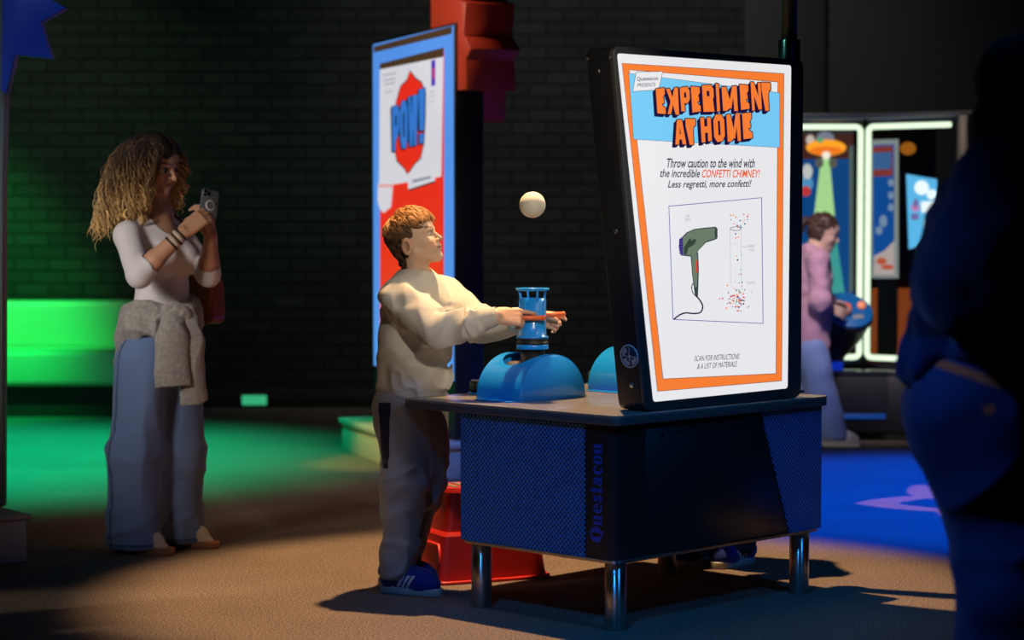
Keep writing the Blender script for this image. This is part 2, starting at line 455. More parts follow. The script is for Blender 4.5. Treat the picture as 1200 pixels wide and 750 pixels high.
def make_shoe(parent, org, pos, yaw, L, upcol, solecol, stripe=None, toecap=None, res=.003, lace=(.8, .8, .8), low=True, matu=None, hz=1.):
    """pos: heel point on the floor (world); returns the shoe part (upper) with sole and laces as sub-parts"""
    R = rotm(yaw); t = np.array(pos, float); k = L/.24
    def mk(): 
        lo = t-A(.06, .06, .0)*k+np.minimum(0, R[:, 0]*L)-.05; hi = t+A(.06, .06, .16)*k+np.maximum(0, R[:, 0]*L)+.05
        v = Vol(lo, hi, res); v.T = (R, t, k); return v
    v = mk()
    v.cone((.040, 0, .055), (.165-.03*(1-hz), 0, .045-.010*(1-hz)), .040, .043-.010*(1-hz), k=.01)
    v.cone((.165, 0, .045-.012*(1-hz)/.4), (.195, 0, .038-.010*(1-hz)/.4), .043-.008*(1-hz)/.4, .036-.008*(1-hz)/.4, k=.02)
    v.cone((.045, 0, .06), (.052, 0, .092), .038, .036, k=.02)
    v.cone((.09, 0, .08), (.16, 0, .05), .032, .03, k=.03)
    v.half((0, 0, .018), (0, 0, -1))
    if low: v.ell((.045, 0, .118), (.034, .028, .04), k=.006, op='sub')
    v.T = None
    def colf(P):
        q = (P-t) @ R/k; C = np.tile(np.array(upcol), (len(P), 1))
        if stripe is not None:
            for j in range(3):
                xx = q[:, 0]-(.085+.019*j)-(q[:, 2]-.03)*.65
                C[(np.abs(xx) < .0052) & (q[:, 2] < .072) & (np.abs(q[:, 1]) > .018)] = stripe
            C[(q[:, 0] < .012) & (q[:, 2] > .055)] = stripe
        if toecap is not None: C[q[:, 0] > .165] = toecap
        return C
    o = v.build('shoe', matu or CLOTH, parent, colf, org)
    v = mk()
    for dz in (.008, .018):
        v.cone((.040, 0, dz), (.10, -.0, dz), .041, .038, k=.008, flat=None) if False else None
    n = 14
    V2 = MB()
    out = []
    for i in range(40):
        a = 2*PI*i/40; x = math.cos(a); y = math.sin(a)
        px = .118+.122*x; py = (.040+.006*x)*np.sign(y)*abs(y)**.75
        out.append((px*k, py*k))
    M = Matrix.Translation(Vector(t-np.array(org))) @ Matrix.Rotation(yaw, 4, 'Z')
    V2.prism(out, 0., .027*k, None, 'z', .005*k, 2, M)
    V2.build('sole', mat('sole_%.2f_%.2f' % (solecol[0], solecol[2]), solecol, .7), o)
    lb = MB()
    for i in range(5):
        x = .10+.014*i; z = .113-.0115*i
        pts = [(x*k, s*.026*k, (z-.012*abs(s)**2)*k) for s in np.linspace(-1, 1, 7)]
        lb.tube([M @ Vector(p) for p in pts], .0028*k, None, 6)
    lb.build('laces', mat('lace_%.2f' % lace[0], lace, .8), o)
    return o

def hair_obj(name, strands, parent, org, m=None):
    b = MB(); org = Vector(org)
    for pts, rad, col in strands: b.tube([Vector(p)-org for p in pts], rad, None, 5, col)
    return b.build(name, m or HAIRM, parent)

def join_into(a, b):
    """merge mesh object b into a (same parent), keeping colours"""
    bmA = bmesh.new(); bmA.from_mesh(a.data); bmA.from_mesh(b.data); bmA.to_mesh(a.data); bmA.free()
    bpy.data.objects.remove(b)
    return a

# ------------------------------------------------------------------ the boy at the table
def make_boy():
    org = A(-.375, 7.71, 0)
    root = thing('person', 'boy in cream sweatshirt and grey trousers gripping the orange handles and watching the ball', 'person', tuple(org))
    yaw = -.50; fd = rotm(yaw)[:, 0]; rt = -rotm(yaw)[:, 1]
    hd = rotm(-.27, .33, 0.03); hc = at(486, 281, 7.68); H = .196
    chest = at(489, 352, 7.72); hip = at(484, 450, 7.74)
    shR = at(466, 347, 7.60); shL = at(517, 345, 7.83)
    elR = at(514, 389, 7.51); wrR = at(582, 370, 7.455)
    elL = at(563, 382, 7.73); wrL = at(632, 372, 7.64)
    hipR = at(467, 478, 7.67); hipL = at(500, 478, 7.79); knR = at(474, 568, 7.64); knL = at(493, 568, 7.77)
    anR = at(464, 668, 7.64); anL = at(474, 662, 7.78)
    skin = (.60, .40, .28)
    # ---- body
    V = Vol((-.62, 7.38, 0.02), (.26, 7.98, 1.40), .003)
    head_shape(V, hd, hc, H, child=True)
    nb = at(487, 332, 7.72)
    V.cone(hc+hd @ A(-.1, 0, -.28)*H, nb, .045, .052, k=.03)
    V.cone(nb, chest+A(0, 0, -.03), .050, .078, k=.04, flat=(fd, .75)); V.cone(chest+A(0, 0, -.03), hip, .08, .085, k=.05, flat=(fd, .75))
    V.cone(shR, shL, .035, .035, k=.04)
    for sh, el, wr in ((shR, elR, wrR), (shL, elL, wrL)):
        V.cone(sh, el, .030, .027, k=.02); V.cone(el, wr, .031, .0245, k=.01)
    for hp, kn, an in ((hipR, knR, anR), (hipL, knL, anL)):
        V.cone(hp, kn, .07, .045, k=.04); V.cone(kn, an+A(0, 0, -.02), .044, .03, k=.02)
        V.cone(an+A(0, 0, -.01), an+A(0, 0, -.045), .032, .03, k=.02)
    L = .150
    Rr = hand_frame((.97, .12, -.10), (-.05, -.85, .45), (0, .3, 1))
    hand_shape(V, Rr, wrR, L, 1, [(.15, .15, .1), (.7, .9, .5), (.85, 1.0, .6), (.95, 1.0, .6)], [(.1, .13, -.05), (.28, .17, -.13), (.45, .13, -.16), (.60, .09, -.15)], .05)
    Rl = hand_frame((.93, -.05, -.16), (0, .9, .35), (0, -.2, 1))
    hand_shape(V, Rl, wrL-A(.03, 0, 0), L, -1, [(.35, .4, .3), (.6, .8, .5), (.7, .9, .5), (.75, .9, .6)], [(.1, .13, -.05), (.28, .19, -.12), (.45, .16, -.16), (.62, .12, -.16)], .08)
    hcol = (.085, .045, .022)
    def hl(x, y, z):
        ay = np.abs(y)
        top = z > .30-.25*np.clip(-(x-.25), 0, 1)
        side = (x < .10-.25*np.clip(.1-z, 0, .35)) & (z > -.02+.05*(x > 0)-.42*np.clip(-(x+.10)/.15, 0, 1))
        sb = (x > -.0) & (x < .08) & (ay > .24) & (z > .03)
        return (top | side) & ~((ay > .335) & (x > -.19) & (z < .06))
    def cf(P):
        C = np.tile(np.array(skin), (len(P), 1))
        C = head_paint(P, C, hd, hc, H, skin, (.52, .27, .21), (.16, .085, .04), (.10, .13, .12), hl, hcol, gaze=(.0, .012))
        hm = (P[:, 0] > wrR[0]+.02) & (P[:, 2] > .8)
        C[hm] = C[hm]*np.array([1.05, .9, .85])
        return C
    V.build('body', SKIN, root, cf, org)
    # ---- hair
    rnd = random.Random(5)
    hv = Vol(hc-.17, hc+A(.19, .17, .19), .003); hv.T = (hd, hc, H)
    hv.ell((-.08, 0, .16), (.45, .365, .40), k=.01); hv.ell((.10, 0, .26), (.31, .32, .25), k=.06)
    hv.ell((-.14, 0, .0), (.36, .335, .33), k=.05); hv.ell((-.20, 0, -.2), (.23, .25, .27), k=.08)
    hv.ell((.56, 0, -.02), (.33, .6, .215), k=.02, op='sub')
    hv.ell((.36, 0, -.33), (.52, .8, .36), k=.02, op='sub')
    for s in (-1, 1): hv.ell((-.05, s*.38, -.09), (.125, .12, .18), k=.02, op='sub')
    for s in (-1, 1): hv.ell((.06, s*.36, -.03), (.09, .14, .11), k=.01, op='sub')
    hv.half((0, 0, -.50), (-.35, 0, -1)); hv.half((.38, 0, 0), (1, 0, .12))
    hv.T = None
    hv.noise(.006, 60, warp=[[.5, 0, .3], [0, 1, 0], [0, 0, 1]], ridge=True)
    def hc_f(P):
        q = (P-hc) @ hd/H
        t = np.clip((q[:, 2]-.10)/.25, 0, 1)[:, None]
        return np.array((.055, .028, .014))*(1-t)+np.array((.27, .125, .045))*t
    hair = hv.build('hair', HAIRM, root, hc_f, org)
    st = []
    for i in range(1900):
        th = rnd.uniform(-PI, PI); ph = rnd.uniform(.0, 1.15)
        d = A(math.cos(th)*math.sin(ph), math.sin(th)*math.sin(ph), math.cos(ph))
        p0 = A(-.03, 0, .17)+d*A(.42, .345, .375)
        if p0[0] > .34: continue
        lenH = rnd.uniform(.14, .26)*(1 if p0[2] > .25 else .6)
        dirn = A(.75+rnd.gauss(0, .35), .25*np.sign(p0[1])+rnd.gauss(0, .5), .05+rnd.gauss(0, .25))+d*.15
        if p0[0] < -.25: dirn = A(-.45, rnd.gauss(0, .4), -.25)+d*.35
        dirn /= np.linalg.norm(dirn); pts = []; p = p0.copy()
        curl = rnd.uniform(-.9, .9)
        for j in range(7):
            pts.append(hc+hd @ p*H)
            dirn = dirn+A(.05, curl*.16, -.16-.09*j*(p[0] > .15)); dirn /= np.linalg.norm(dirn)
            p = p+dirn*lenH/6
            r = (p-A(-.03, 0, .17))/A(.445, .365, .40); rn = np.linalg.norm(r)
            if rn < 1 or rn > 1.13: p = A(-.03, 0, .17)+(p-A(-.03, 0, .17))/rn*np.clip(rn, 1, 1.13)
        g = rnd.uniform(.7, 1.35); t = np.clip((p0[2]-.12)/.3, 0, 1)
        c = np.array((.07, .035, .016))*(1-t)+np.array((.50, .235, .075))*t*g
        st.append((pts, [.0010, .0017, .0019, .0018, .0015, .0011, .0004], [c*.75, c*.85, c, c, c*1.1, c*1.15, c*1.2]))
    # front fringe swept over the forehead
    for i in range(330):
        y = rnd.uniform(-.27, .27); p0 = A(.17+rnd.uniform(-.1, .08), y, .50-.3*abs(y)+rnd.uniform(-.05, .03)); p = p0.copy(); pts = []
        dirn = A(.8, rnd.gauss(-.25, .75), rnd.uniform(-.1, .45)); n = 8; lenH = rnd.uniform(.12, .36); w = rnd.uniform(-.1, .1)
        for j in range(n):
            pts.append(hc+hd @ p*H); dirn = dirn+A(-.08, w, -.26); dirn /= np.linalg.norm(dirn); p = p+dirn*lenH/(n-1); rn = np.linalg.norm((p-A(.05, 0, .10))/A(.385, .36, .44)); p = A(.05, 0, .10)+(p-A(.05, 0, .10))/rn*np.clip(rn, 1, 1.10)
        g = rnd.uniform(.7, 1.3); c = np.array((.46, .21, .068))*g
        st.append((pts, [.0012]+[.0018]*(n-3)+[.0012, .0004], c))
    h2 = hair_obj('hair_tmp', st, root, org); join_into(hair, h2)
    # ---- sweatshirt
    cream = (.52, .49, .43)
    V = Vol((-.62, 7.40, .60), (.08, 8.02, 1.16), .0035)
    V.cone(hip+A(0, 0, -.0), chest+A(-.005, 0, -.03), .142, .142, k=.01, flat=(fd, .74))
    V.cone(chest+A(0, 0, -.03), chest+A(0, 0, -.008), .142, .088, k=.04, flat=(fd, .76))
    V.ell(hip+fd*.02+A(0, 0, .06), (.105, .125, .09), k=.06)
    V.cone(shR+A(.01, .01, -.0), shL, .058, .056, k=.06)
    V.cone(nb+A(0, 0, -.075), chest, .066, .1, k=.05)
    FOLDS = []
    for sh, el, wr, sg in ((shR, elR, wrR, 1), (shL, elL, wrL, -1)):
        V.chain([sh, el], [.062, .054], k=.035); cu = el+(wr-el)*.80
        V.chain([el, cu], [.054, .043], k=.02)
        ax = (wr-el)/np.linalg.norm(wr-el); FOLDS.append((sh, el, cu, ax, sg))
    V.noise(.010, 9, band=.04)
    V.folds(hip+A(0, 0, -.05), chest, .16, rt*.7+A(0, 0, .35)+fd*.3, .016, 13, .25, 2.)
    V.folds(hip+A(0, 0, -.06), hip+A(0, 0, .07), .16, rt+fd*.4+A(0, 0, .1), .010, 19, .25, 9.)
    for sh, el, cu, ax, sg in FOLDS:
        u = (el-sh)/np.linalg.norm(el-sh)
        V.folds(sh, el, .062, np.cross(u, A(0, -1, .3))*.9+u*.8, .018, 15, .3, 3.+sg)
        V.folds(el-ax*.02, cu, .055, np.cross(ax, A(0, -1, .2))*.8-ax*.7, .016, 17, .3, 7.+sg)
        V.folds(cu-ax*.055, cu-ax*.01, .055, np.cross(ax, A(0, -1, .2)), .010, 26, .25, 1.+sg)
    for sh, el, cu, ax, sg in FOLDS:
        V.cone(cu-ax*.004, cu+ax*.034, .037, .032, k=.006)
        V.cone(cu+ax*.034, cu+ax*.10, .0265, .026, k=.003, op='sub')
    # hem band and neck rib
    for q in range(24):
        a = 2*PI*q/24; a2 = 2*PI*(q+1)/24
        P = lambda a, z, e: A(hip[0], hip[1], z)+fd*math.cos(a)*.092*e+rt*math.sin(a)*.128*e
        V.cone(P(a, hip[2]-.058, 1), P(a2, hip[2]-.058, 1), .014, .014, k=.02)
        V.cone(P(a, hip[2]-.078, .98), P(a2, hip[2]-.078, .98), .012, .012, k=.008)
        N = lambda a: nb+A(0, 0, -.006)+fd*math.cos(a)*.058+rt*math.sin(a)*.058+A(0, 0, -.022*math.cos(a))
        V.cone(N(a), N(a2), .0105, .0105, k=.006)
    V.cone(nb+A(0, 0, .03)+fd*.012, nb+A(0, 0, -.012), .05, .046, k=.004, op='sub')
    V.half(A(0, 0, hip[2]-.092), (0, 0, -1))
    def cf(P):
        C = np.tile(np.array(cream), (len(P), 1)); q = P-nb
        a = np.hypot(q @ fd, q @ rt)
        C[(a < .072) & (q[:, 2] > -.05)] = np.array((.40, .385, .34))
        return C
    V.build('sweatshirt', CLOTH, root, cf, org)
    # ---- trousers
    grey = (.28, .27, .26)
    V = Vol((-.60, 7.50, .05), (-.16, 7.98, .76), .004)
    V.cone(hip+A(0, 0, -.07), hip+A(0, 0, -.13), .122, .128, k=.02, flat=(fd, .78))
    LEGS = []
    for hp, kn, an, s in ((hipR, knR, anR, 1), (hipL, knL, anL, 2)):
        V.chain([hp, kn, an+A(0, 0, .02)], [.090, .072, .060], k=.045)
        LEGS.append((hp, kn, an, s))
    for hp, kn, an, s in LEGS:
        V.folds(hp, kn, .095, A(.3, -.5, .9), .011, 11, .25, s); V.folds(kn+A(0, 0, .08), kn-A(0, 0, .08), .085, A(.8, -.5, .35), .009, 17, .3, 4.+s)
        V.folds(kn, an, .08, A(.3, .3, .9), .010, 13, .3, 8.+s); V.folds(an+A(0, 0, .10), an+A(0, 0, -.02), .08, A(.8, -.6, .25), .012, 20, .3, 6.+s)
    V.noise(.008, 9, band=.04)
    for an in (anR, anL): V.cone(an+A(0, 0, .025), an+A(0, 0, -.028), .056, .053, k=.02)
    V.half(A(0, 0, anL[2]-.025), (0, 0, -1))
    def cf(P):
        C = np.tile(np.array(grey), (len(P), 1)); q = P-hip
        side = (q @ rt) > .052; fr = q @ fd
        C[side & (np.abs(fr+.012) < .022) & (P[:, 2] < .665) & (P[:, 2] > .44)] = (.012, .013, .03)
        return C
    V.build('trousers', CLOTH, root, cf, org)
    make_shoe(root, org, A(-.455, 7.668, 0), -.42, .235, (.012, .028, .24), (.42, .41, .40), (.62, .62, .64))
    make_shoe(root, org, A(-.470, 7.815, 0), -.38, .235, (.012, .028, .24), (.42, .41, .40), (.62, .62, .64))
    return root

# ------------------------------------------------------------------ the woman with the phone
def make_woman():
    org = A(-1.42, 8.68, 0)
    root = thing('person', 'woman with long curly hair in white top and wide jeans photographing with her phone', 'person', tuple(org))
    yaw = -.62; fd = rotm(yaw)[:, 0]; rt = -rotm(yaw)[:, 1]
    Yc = 8.68
    hd = rotm(-.55, -.28, .05); hc = at(183, 193, Yc-.02); H = .222
    nb = at(182, 248, Yc+.02); chest = at(186, 292, Yc); waist = at(191, 342, Yc); hip = at(184, 400, Yc)
    shR = at(150, 276, Yc-.13); shL = at(207, 272, Yc+.14)
    elR = at(163, 322, Yc-.28); wrR = at(215, 272, Yc-.26)
    elL = at(244, 322, Yc+.0); wrL = at(247, 276, Yc-.14)
    hipR = at(165, 425, Yc-.08); hipL = at(205, 425, Yc+.08)
    knR = at(158, 530, Yc-.11); knL = at(208, 530, Yc+.05); anR = at(156, 634, Yc-.10); anL = at(206, 628, Yc+.06)
    skin = (.56, .30, .18)
    V = Vol((-1.80, 8.22, .02), (-1.02, 9.02, 1.68), .0035)
    head_shape(V, hd, hc, H)
    V.cone(hc+hd @ A(-.1, 0, -.28)*H, nb, .052, .055, k=.03)
    V.cone(nb, chest, .06, .10, k=.06, flat=(fd, .75)); V.cone(chest, waist, .115, .095, k=.05, flat=(fd, .72)); V.cone(waist, hip, .095, .13, k=.05, flat=(fd, .75))
    V.cone(shR, shL, .042, .042, k=.05)
    for sh, el, wr in ((shR, elR, wrR), (shL, elL, wrL)):
        V.cone(sh, el, .043, .036, k=.02); V.chain([el, el+(wr-el)*.35, wr], [.036, .037, .025], k=.015)
    for hp, kn, an in ((hipR, knR, anR), (hipL, knL, anL)):
        V.cone(hp, kn, .085, .055, k=.04); V.cone(kn, an, .05, .036, k=.02); V.cone(an, an+A(0, 0, -.04), .036, .034, k=.02)
    Rr = hand_frame(at(244, 250, Yc-.22)-wrR, (-.35, -.9, .2), (-.4, .2, .8))
    hand_shape(V, Rr, wrR, .175, 1, [(.35, .5, .3), (.45, .6, .3), (.5, .7, .4), (.55, .7, .4)], [(.1, .13, -.05), (.27, .22, -.08), (.44, .22, -.10), (.58, .17, -.10)], .10)
    Rl = hand_frame((-.16, -.05, .95), (.85, -.45, .1), (-.7, -.6, 0))
    hand_shape(V, Rl, wrL, .170, -1, [(.55, .8, .5), (.5, .9, .6), (.55, .9, .6), (.6, .9, .6)], [(.1, .13, -.05), (.28, .22, -.1), (.45, .22, -.12), (.58, .18, -.13)], .10)
    def hl(x, y, z): return ((z > .36-.3*np.clip(.2-x, 0, 1)) | ((x < .06) & (z > -.4)))
    def cf(P):
        C = np.tile(np.array(skin), (len(P), 1))
        return head_paint(P, C, hd, hc, H, skin, (.42, .13, .12), (.05, .03, .02), (.06, .035, .02), hl, (.05, .032, .02), gaze=(0, -.012))
    V.build('body', SKIN, root, cf, org)
    # hair: base volume and long curls
    rnd = random.Random(8)
    hv = Vol(hc-A(.32, .30, .46), hc+A(.26, .30, .22), .005); hv.T = (hd, hc, H)
    hv.ell((-.09, 0, .15), (.45, .375, .40), k=.01)
    hv.cone((-.20, 0, -.1), (-.42, .02, -.85), .32, .36, k=.1, flat=((1, 0, 0), .7))
    for s in (-1, 1): hv.chain([(.0, s*.25, .2), (.0, s*.31, -.2), (-.10, s*.38, -.75)], [.11, .12, .14], k=.08)
    hv.ell((.52, 0, -.12), (.42, .27, .46), k=.03, op='sub')
    hv.T = None; hv.noise(.012, 22, warp=[[1, 0, 0], [0, 1, 0], [0, 0, .5]], ridge=True, band=.04)
    dark = np.array((.028, .016, .009)); mid = np.array((.22, .115, .038)); blond = np.array((.80, .52, .20))
    def grad(t): return dark*(1-t/.4)+mid*(t/.4) if t < .4 else mid*(1-(t-.4)/.6)+blond*((t-.4)/.6)
    def hcf(P):
        q = (P-hc) @ hd/H; t = np.clip((.35-q[:, 2])/1.3, 0, .7)
        return np.stack([grad(a) for a in t])*.55
    hair = hv.build('hair', HAIRM, root, hcf, org)
    st = []
    for i in range(1150):
        th = rnd.uniform(-PI, PI); ph = rnd.uniform(.12, 1.55)
        d = A(math.cos(th)*math.sin(ph), math.sin(th)*math.sin(ph), math.cos(ph))
        p0 = A(-.08, 0, .14)+d*A(.44, .37, .40)
        if i > 1000: p0 = A(rnd.uniform(.0, .36), rnd.uniform(-.03, .03), 0); p0[2] = .14+.42*math.sqrt(max(0, 1-((p0[0]+.08)/.46)**2)); d = A(0, rnd.choice((-1, 1))*.8, .4); p0[1] += d[1]*.03
        elif p0[0] > .16 and p0[2] < .36: continue
        side = 1 if p0[1] > 0 else -1
        front = p0[0] > .05
        n = 26; Lh = rnd.uniform(1.15, 2.0)*(1.0 if not front else .85)
        if side > 0 and front: Lh *= .8
        out = A(-.22 if p0[0] < .1 else .02, side*.14, 0)
        pts = []; cols = []; ph0 = rnd.uniform(0, 2*PI); tw = rnd.uniform(6, 13); am = rnd.uniform(.03, .085)
        p = p0.copy(); dirn = d*.25+A(-.15, side*.5, .0)
        if front: dirn = A(.06, side*1.0, .1)
        g = rnd.uniform(.6, 1.35); dl = rnd.uniform(-.1, .15)
        for j in range(n):
            t = j/(n-1)
            w = am*min(1, t*3)
            off = A(math.cos(ph0+tw*t*PI*.8)*w, math.sin(ph0+tw*t*PI*.8)*w, 0)
            pts.append(hc+hd @ (p+off)*H)
            cols.append(grad(min(1, max(0, t*1.2-.16+dl)))*g)
            dirn = dirn+A(0, 0, -.30)+out*(.28 if t < .35 else .10)*(1-t)
            if t > .3: dirn = dirn*A(.85, .85, 1)
            dirn /= np.linalg.norm(dirn); p = p+dirn*Lh/(n-1)
            r = (p-A(-.08, 0, .14))/A(.465, .39, .42); rn_ = np.linalg.norm(r)
            if rn_ < 1: p = A(-.08, 0, .14)+(p-A(-.08, 0, .14))/rn_
            if p[0] > .12 and abs(p[1]) < .26 and p[2] < .3: p[1] = .26*side
        st.append((pts, [.0018]*4+[.0022]*(n-8)+[.0018, .0015, .0012, .0006], cols))
    h2 = hair_obj('hair_tmp', st, root, org); join_into(hair, h2)
    # top
    V = Vol((-1.75, 8.28, .82), (-1.10, 9.0, 1.42), .004)
    V.cone(chest+A(0, 0, -.0), waist, .128, .106, k=.04, flat=(fd, .76)); V.cone(waist, hip+A(0, 0, .06), .106, .128, k=.04, flat=(fd, .78))
    for s in (-1, 1): V.ell(chest+fd*.075+rt*s*.055+A(0, 0, -.035), (.065, .065, .065), k=.035)
    V.cone(shR, shL, .052, .05, k=.05); V.cone(nb+A(0, 0, -.06), chest, .07, .11, k=.05, flat=(fd, .8))
    for sh, el, wr in ((shR, elR, wrR), (shL, elL, wrL)):
        ax = (wr-el)/np.linalg.norm(wr-el)
        V.chain([sh, el, el+ax*.055], [.054, .047, .044], k=.02)
        V.cone(el+ax*.085, el+ax*.2, .05, .05, k=.003, op='sub')
    V.noise(.004, 14, band=.03)
    rn = random.Random(4)
    for j in range(10):
        z = waist[2]-.10+.03*j; a0 = rn.uniform(-1.2, 1.4); ring = []
        for q in np.linspace(-.6, .6, 5):
            a = a0+q; ring.append(A(waist[0], waist[1], z+rn.uniform(-.004, .004)+q*.02)+fd*math.cos(a)*.078+rt*math.sin(a)*.102)
        V.chain(ring, [.002, .006, .008, .006, .002], k=.012)
    V.ell(nb+fd*.085+A(0, 0, -.02), (.075, .075, .075), k=.004, op='sub')
    V.cone(nb+A(0, 0, .08), nb+A(0, 0, -.02), .064, .064, k=.004, op='sub')
    V.build('long_sleeved_top', CLOTH, root, lambda P: np.tile(np.array((.74, .71, .72)), (len(P), 1)), org)
    # jeans
    V = Vol((-1.75, 8.40, .02), (-1.12, 8.95, 1.0), .0045)
    V.cone(hip+A(0, 0, .08), hip+A(0, 0, -.05), .118, .145, k=.02, flat=(fd, .8))
    LEGS = []
    for hp, kn, an, s in ((hipR, knR, anR, 1), (hipL, knL, anL, 2)):
        V.chain([hp, kn, an+A(0, 0, .03)], [.105, .098, .098], k=.05)
        V.cone(an+A(0, 0, .05), an+A(0, 0, -.005), .096, .095, k=.02); V.cone(an+A(0, 0, .09), an+fd*.045+A(0, 0, -.01), .08, .075, k=.05)
        LEGS.append((hp, kn, an, s))
    for hp, kn, an, s in LEGS:
        V.folds(hp+A(0, 0, .05), kn, .11, A(.2, -.2, 1), .008, 8, .2, s); V.folds(kn+A(0, 0, .12), kn-A(0, 0, .10), .105, A(.8, -.4, .4), .006, 13, .3, 3.+s)
        V.folds(kn, an, .105, A(.25, .2, 1), .007, 9, .2, 7.+s); V.folds(an+A(0, 0, .12), an+A(0, 0, -.03), .105, A(.8, -.5, .35), .009, 16, .3, 5.+s)
    V.noise(.006, 6, band=.05)
    V.half(A(0, 0, anR[2]-.035), (0, 0, -1))
    lo = anR[2]-.035
    def cf(P):
        n = vnoise(P*A(6, 6, 3))*.5+.5; C = np.array((.15, .225, .42))*(.75+.5*n)[:, None]
        q = (P-(hipR+(anR-hipR)*np.clip((hipR[2]-P[:, 2:3])/(hipR[2]-anR[2]), 0, 1)))
        s = (q @ rt > .05) & (np.abs(q @ fd+.02) < .006); C[s] *= .45
        C[P[:, 2] < lo+.028] *= .8
        C[np.abs(P[:, 2]-lo-.03) < .005] *= .5
        return C
    V.build('jeans', CLOTH, root, cf, org)
    # jumper tied round the waist: wrapped band, knot, hanging sleeves
    V = Vol((-1.78, 8.35, .50), (-1.08, 9.02, 1.08), .0045)
    W0 = at(188, 372, Yc)
    for j in range(30):
        a = 2*PI*j/30; a2 = 2*PI*(j+1)/30
        def P(a, dz, e): return A(W0[0], W0[1], W0[2]+dz+.022*math.cos(a+.4)-.02*math.cos(2*a))+fd*math.cos(a)*.112*e+rt*math.sin(a)*.142*e
        for dz, r, e in ((.028, .022, .96), (-.005, .028, 1.), (-.045, .026, 1.04)): V.cone(P(a, dz, e), P(a2, dz, e), r, r, k=.018)
        if math.cos(a-PI) > -.25:   # body of the jumper hanging behind and at her side
            V.chain([P(a, -.05, 1.04), P(a, -.17, 1.12), P(a, -.27-.05*math.sin(3*a), 1.16)], [.02, .017, .013], k=.03)
    kn = at(206, 366, Yc-.125)
    V.ell(kn, (.05, .035, .034), k=.03); V.ell(kn+A(.035, .01, -.012), (.035, .03, .03), k=.02)
    V.folds(W0+A(0, 0, -.3), W0+A(0, 0, .06), .2, rt*.8+fd*.5+A(0, 0, .35), .010, 15, .25, 2.)
    V.folds(W0+A(0, 0, -.36), W0+A(0, 0, -.08), .2, A(0, 0, 1), .012, 12, .2, 4.)
    V.noise(.0025, 110, band=.02)
    knit = lambda P: np.tile(np.array((.34, .325, .30)), (len(P), 1))*(1+.22*vnoise(P*130))[:, None]
    jp = V.build('jumper_tied_at_waist', CLOTH, root, knit, org); jp['label'] = 'grey knitted jumper tied round her waist, sleeves hanging in front'
    for pts, rr, nv, sd in (((kn+A(-.005, -.015, .01), at(201, 398, Yc-.175), at(202, 455, Yc-.185)), (.042, .066, .063), A(-.35, 1, .1), 3.), ((kn+A(.04, .01, 0), at(225, 405, Yc-.13), at(230, 475, Yc-.12)), (.036, .052, .058), A(-.6, 1, .05), 6.)):
        V = Vol(np.min(pts, 0)-.10, np.max(pts, 0)+.10, .004)
        V.chain(pts, rr, k=.02, flat=(nv, .36)); V.half(pts[2]+A(0, 0, .012), (.1, 0, -1))
        V.folds(pts[0], pts[2], .09, A(.1, 0, 1), .012, 14, .2, sd, band=.04); V.noise(.0022, 110, band=.02)
        zc = pts[2][2]+.06; hx = np.cross(nv, A(0, 0, 1)); hx /= np.linalg.norm(hx)
        I = np.nonzero(np.abs(V.D) < .02); P = np.stack(I, 1)*V.res+V.lo
        V.D[I] -= (.0022*np.sin((P @ hx)*2*PI/.011)*(P[:, 2] < zc)-.003*(P[:, 2] > zc)).astype(np.float32)
        V.build('jumper_sleeve', CLOTH, jp, knit, org)
    make_shoe(root, org, A(anR[0]-.065, anR[1]+.02, 0), -.40, .255, (.50, .42, .30), (.30, .12, .05), None, (.55, .47, .35), .0035, (.6, .55, .45), hz=.3)
    make_shoe(root, org, A(anL[0]-.06, anL[1]+.02, 0), -.35, .255, (.50, .42, .30), (.30, .12, .05), None, (.55, .47, .35), .0035, (.6, .55, .45), hz=.3)
    # bracelets on the right wrist
    b = MB(); ax = (wrR-elR)/np.linalg.norm(wrR-elR)
    q = Vector((0, 0, 1)).rotation_difference(Vector(ax)).to_matrix().to_4x4()
    cols = [(.03, .02, .015), (.6, .55, .5), (.05, .03, .02), (.55, .5, .48), (.04, .02, .02)]
    for j in range(5):
        p = wrR-ax*(.062-.0125*j)-org; rr = .0325-.0006*j
        rr -= .002; b.lathe([(rr-.004, -.004), (rr+.001, -.004), (rr+.0025, 0), (rr+.001, .004), (rr-.004, .004)], mat('bracelet_%d' % (j % 2), cols[j], .45), 28, Matrix.Translation(Vector(p)) @ q, True, False)
    b.build('bracelets', None, root)
    b = MB(); pts = []
    for j in range(25):
        a = -1.9+3.8*j/24; pts.append(Vector(nb-org+fd*(math.cos(a)*.072)+rt*math.sin(a)*.068+A(0, 0, -.015-.045*max(0, math.cos(a))**2)))
    b.tube(pts, .0018, mat('gold', (.75, .5, .2), .25, 1.), 6); b.build('necklace', None, root)
    return dict(root=root, wrL=wrL, wrR=wrR, fd=fd, rt=rt, Yc=Yc, shL=shL, hip=hip)

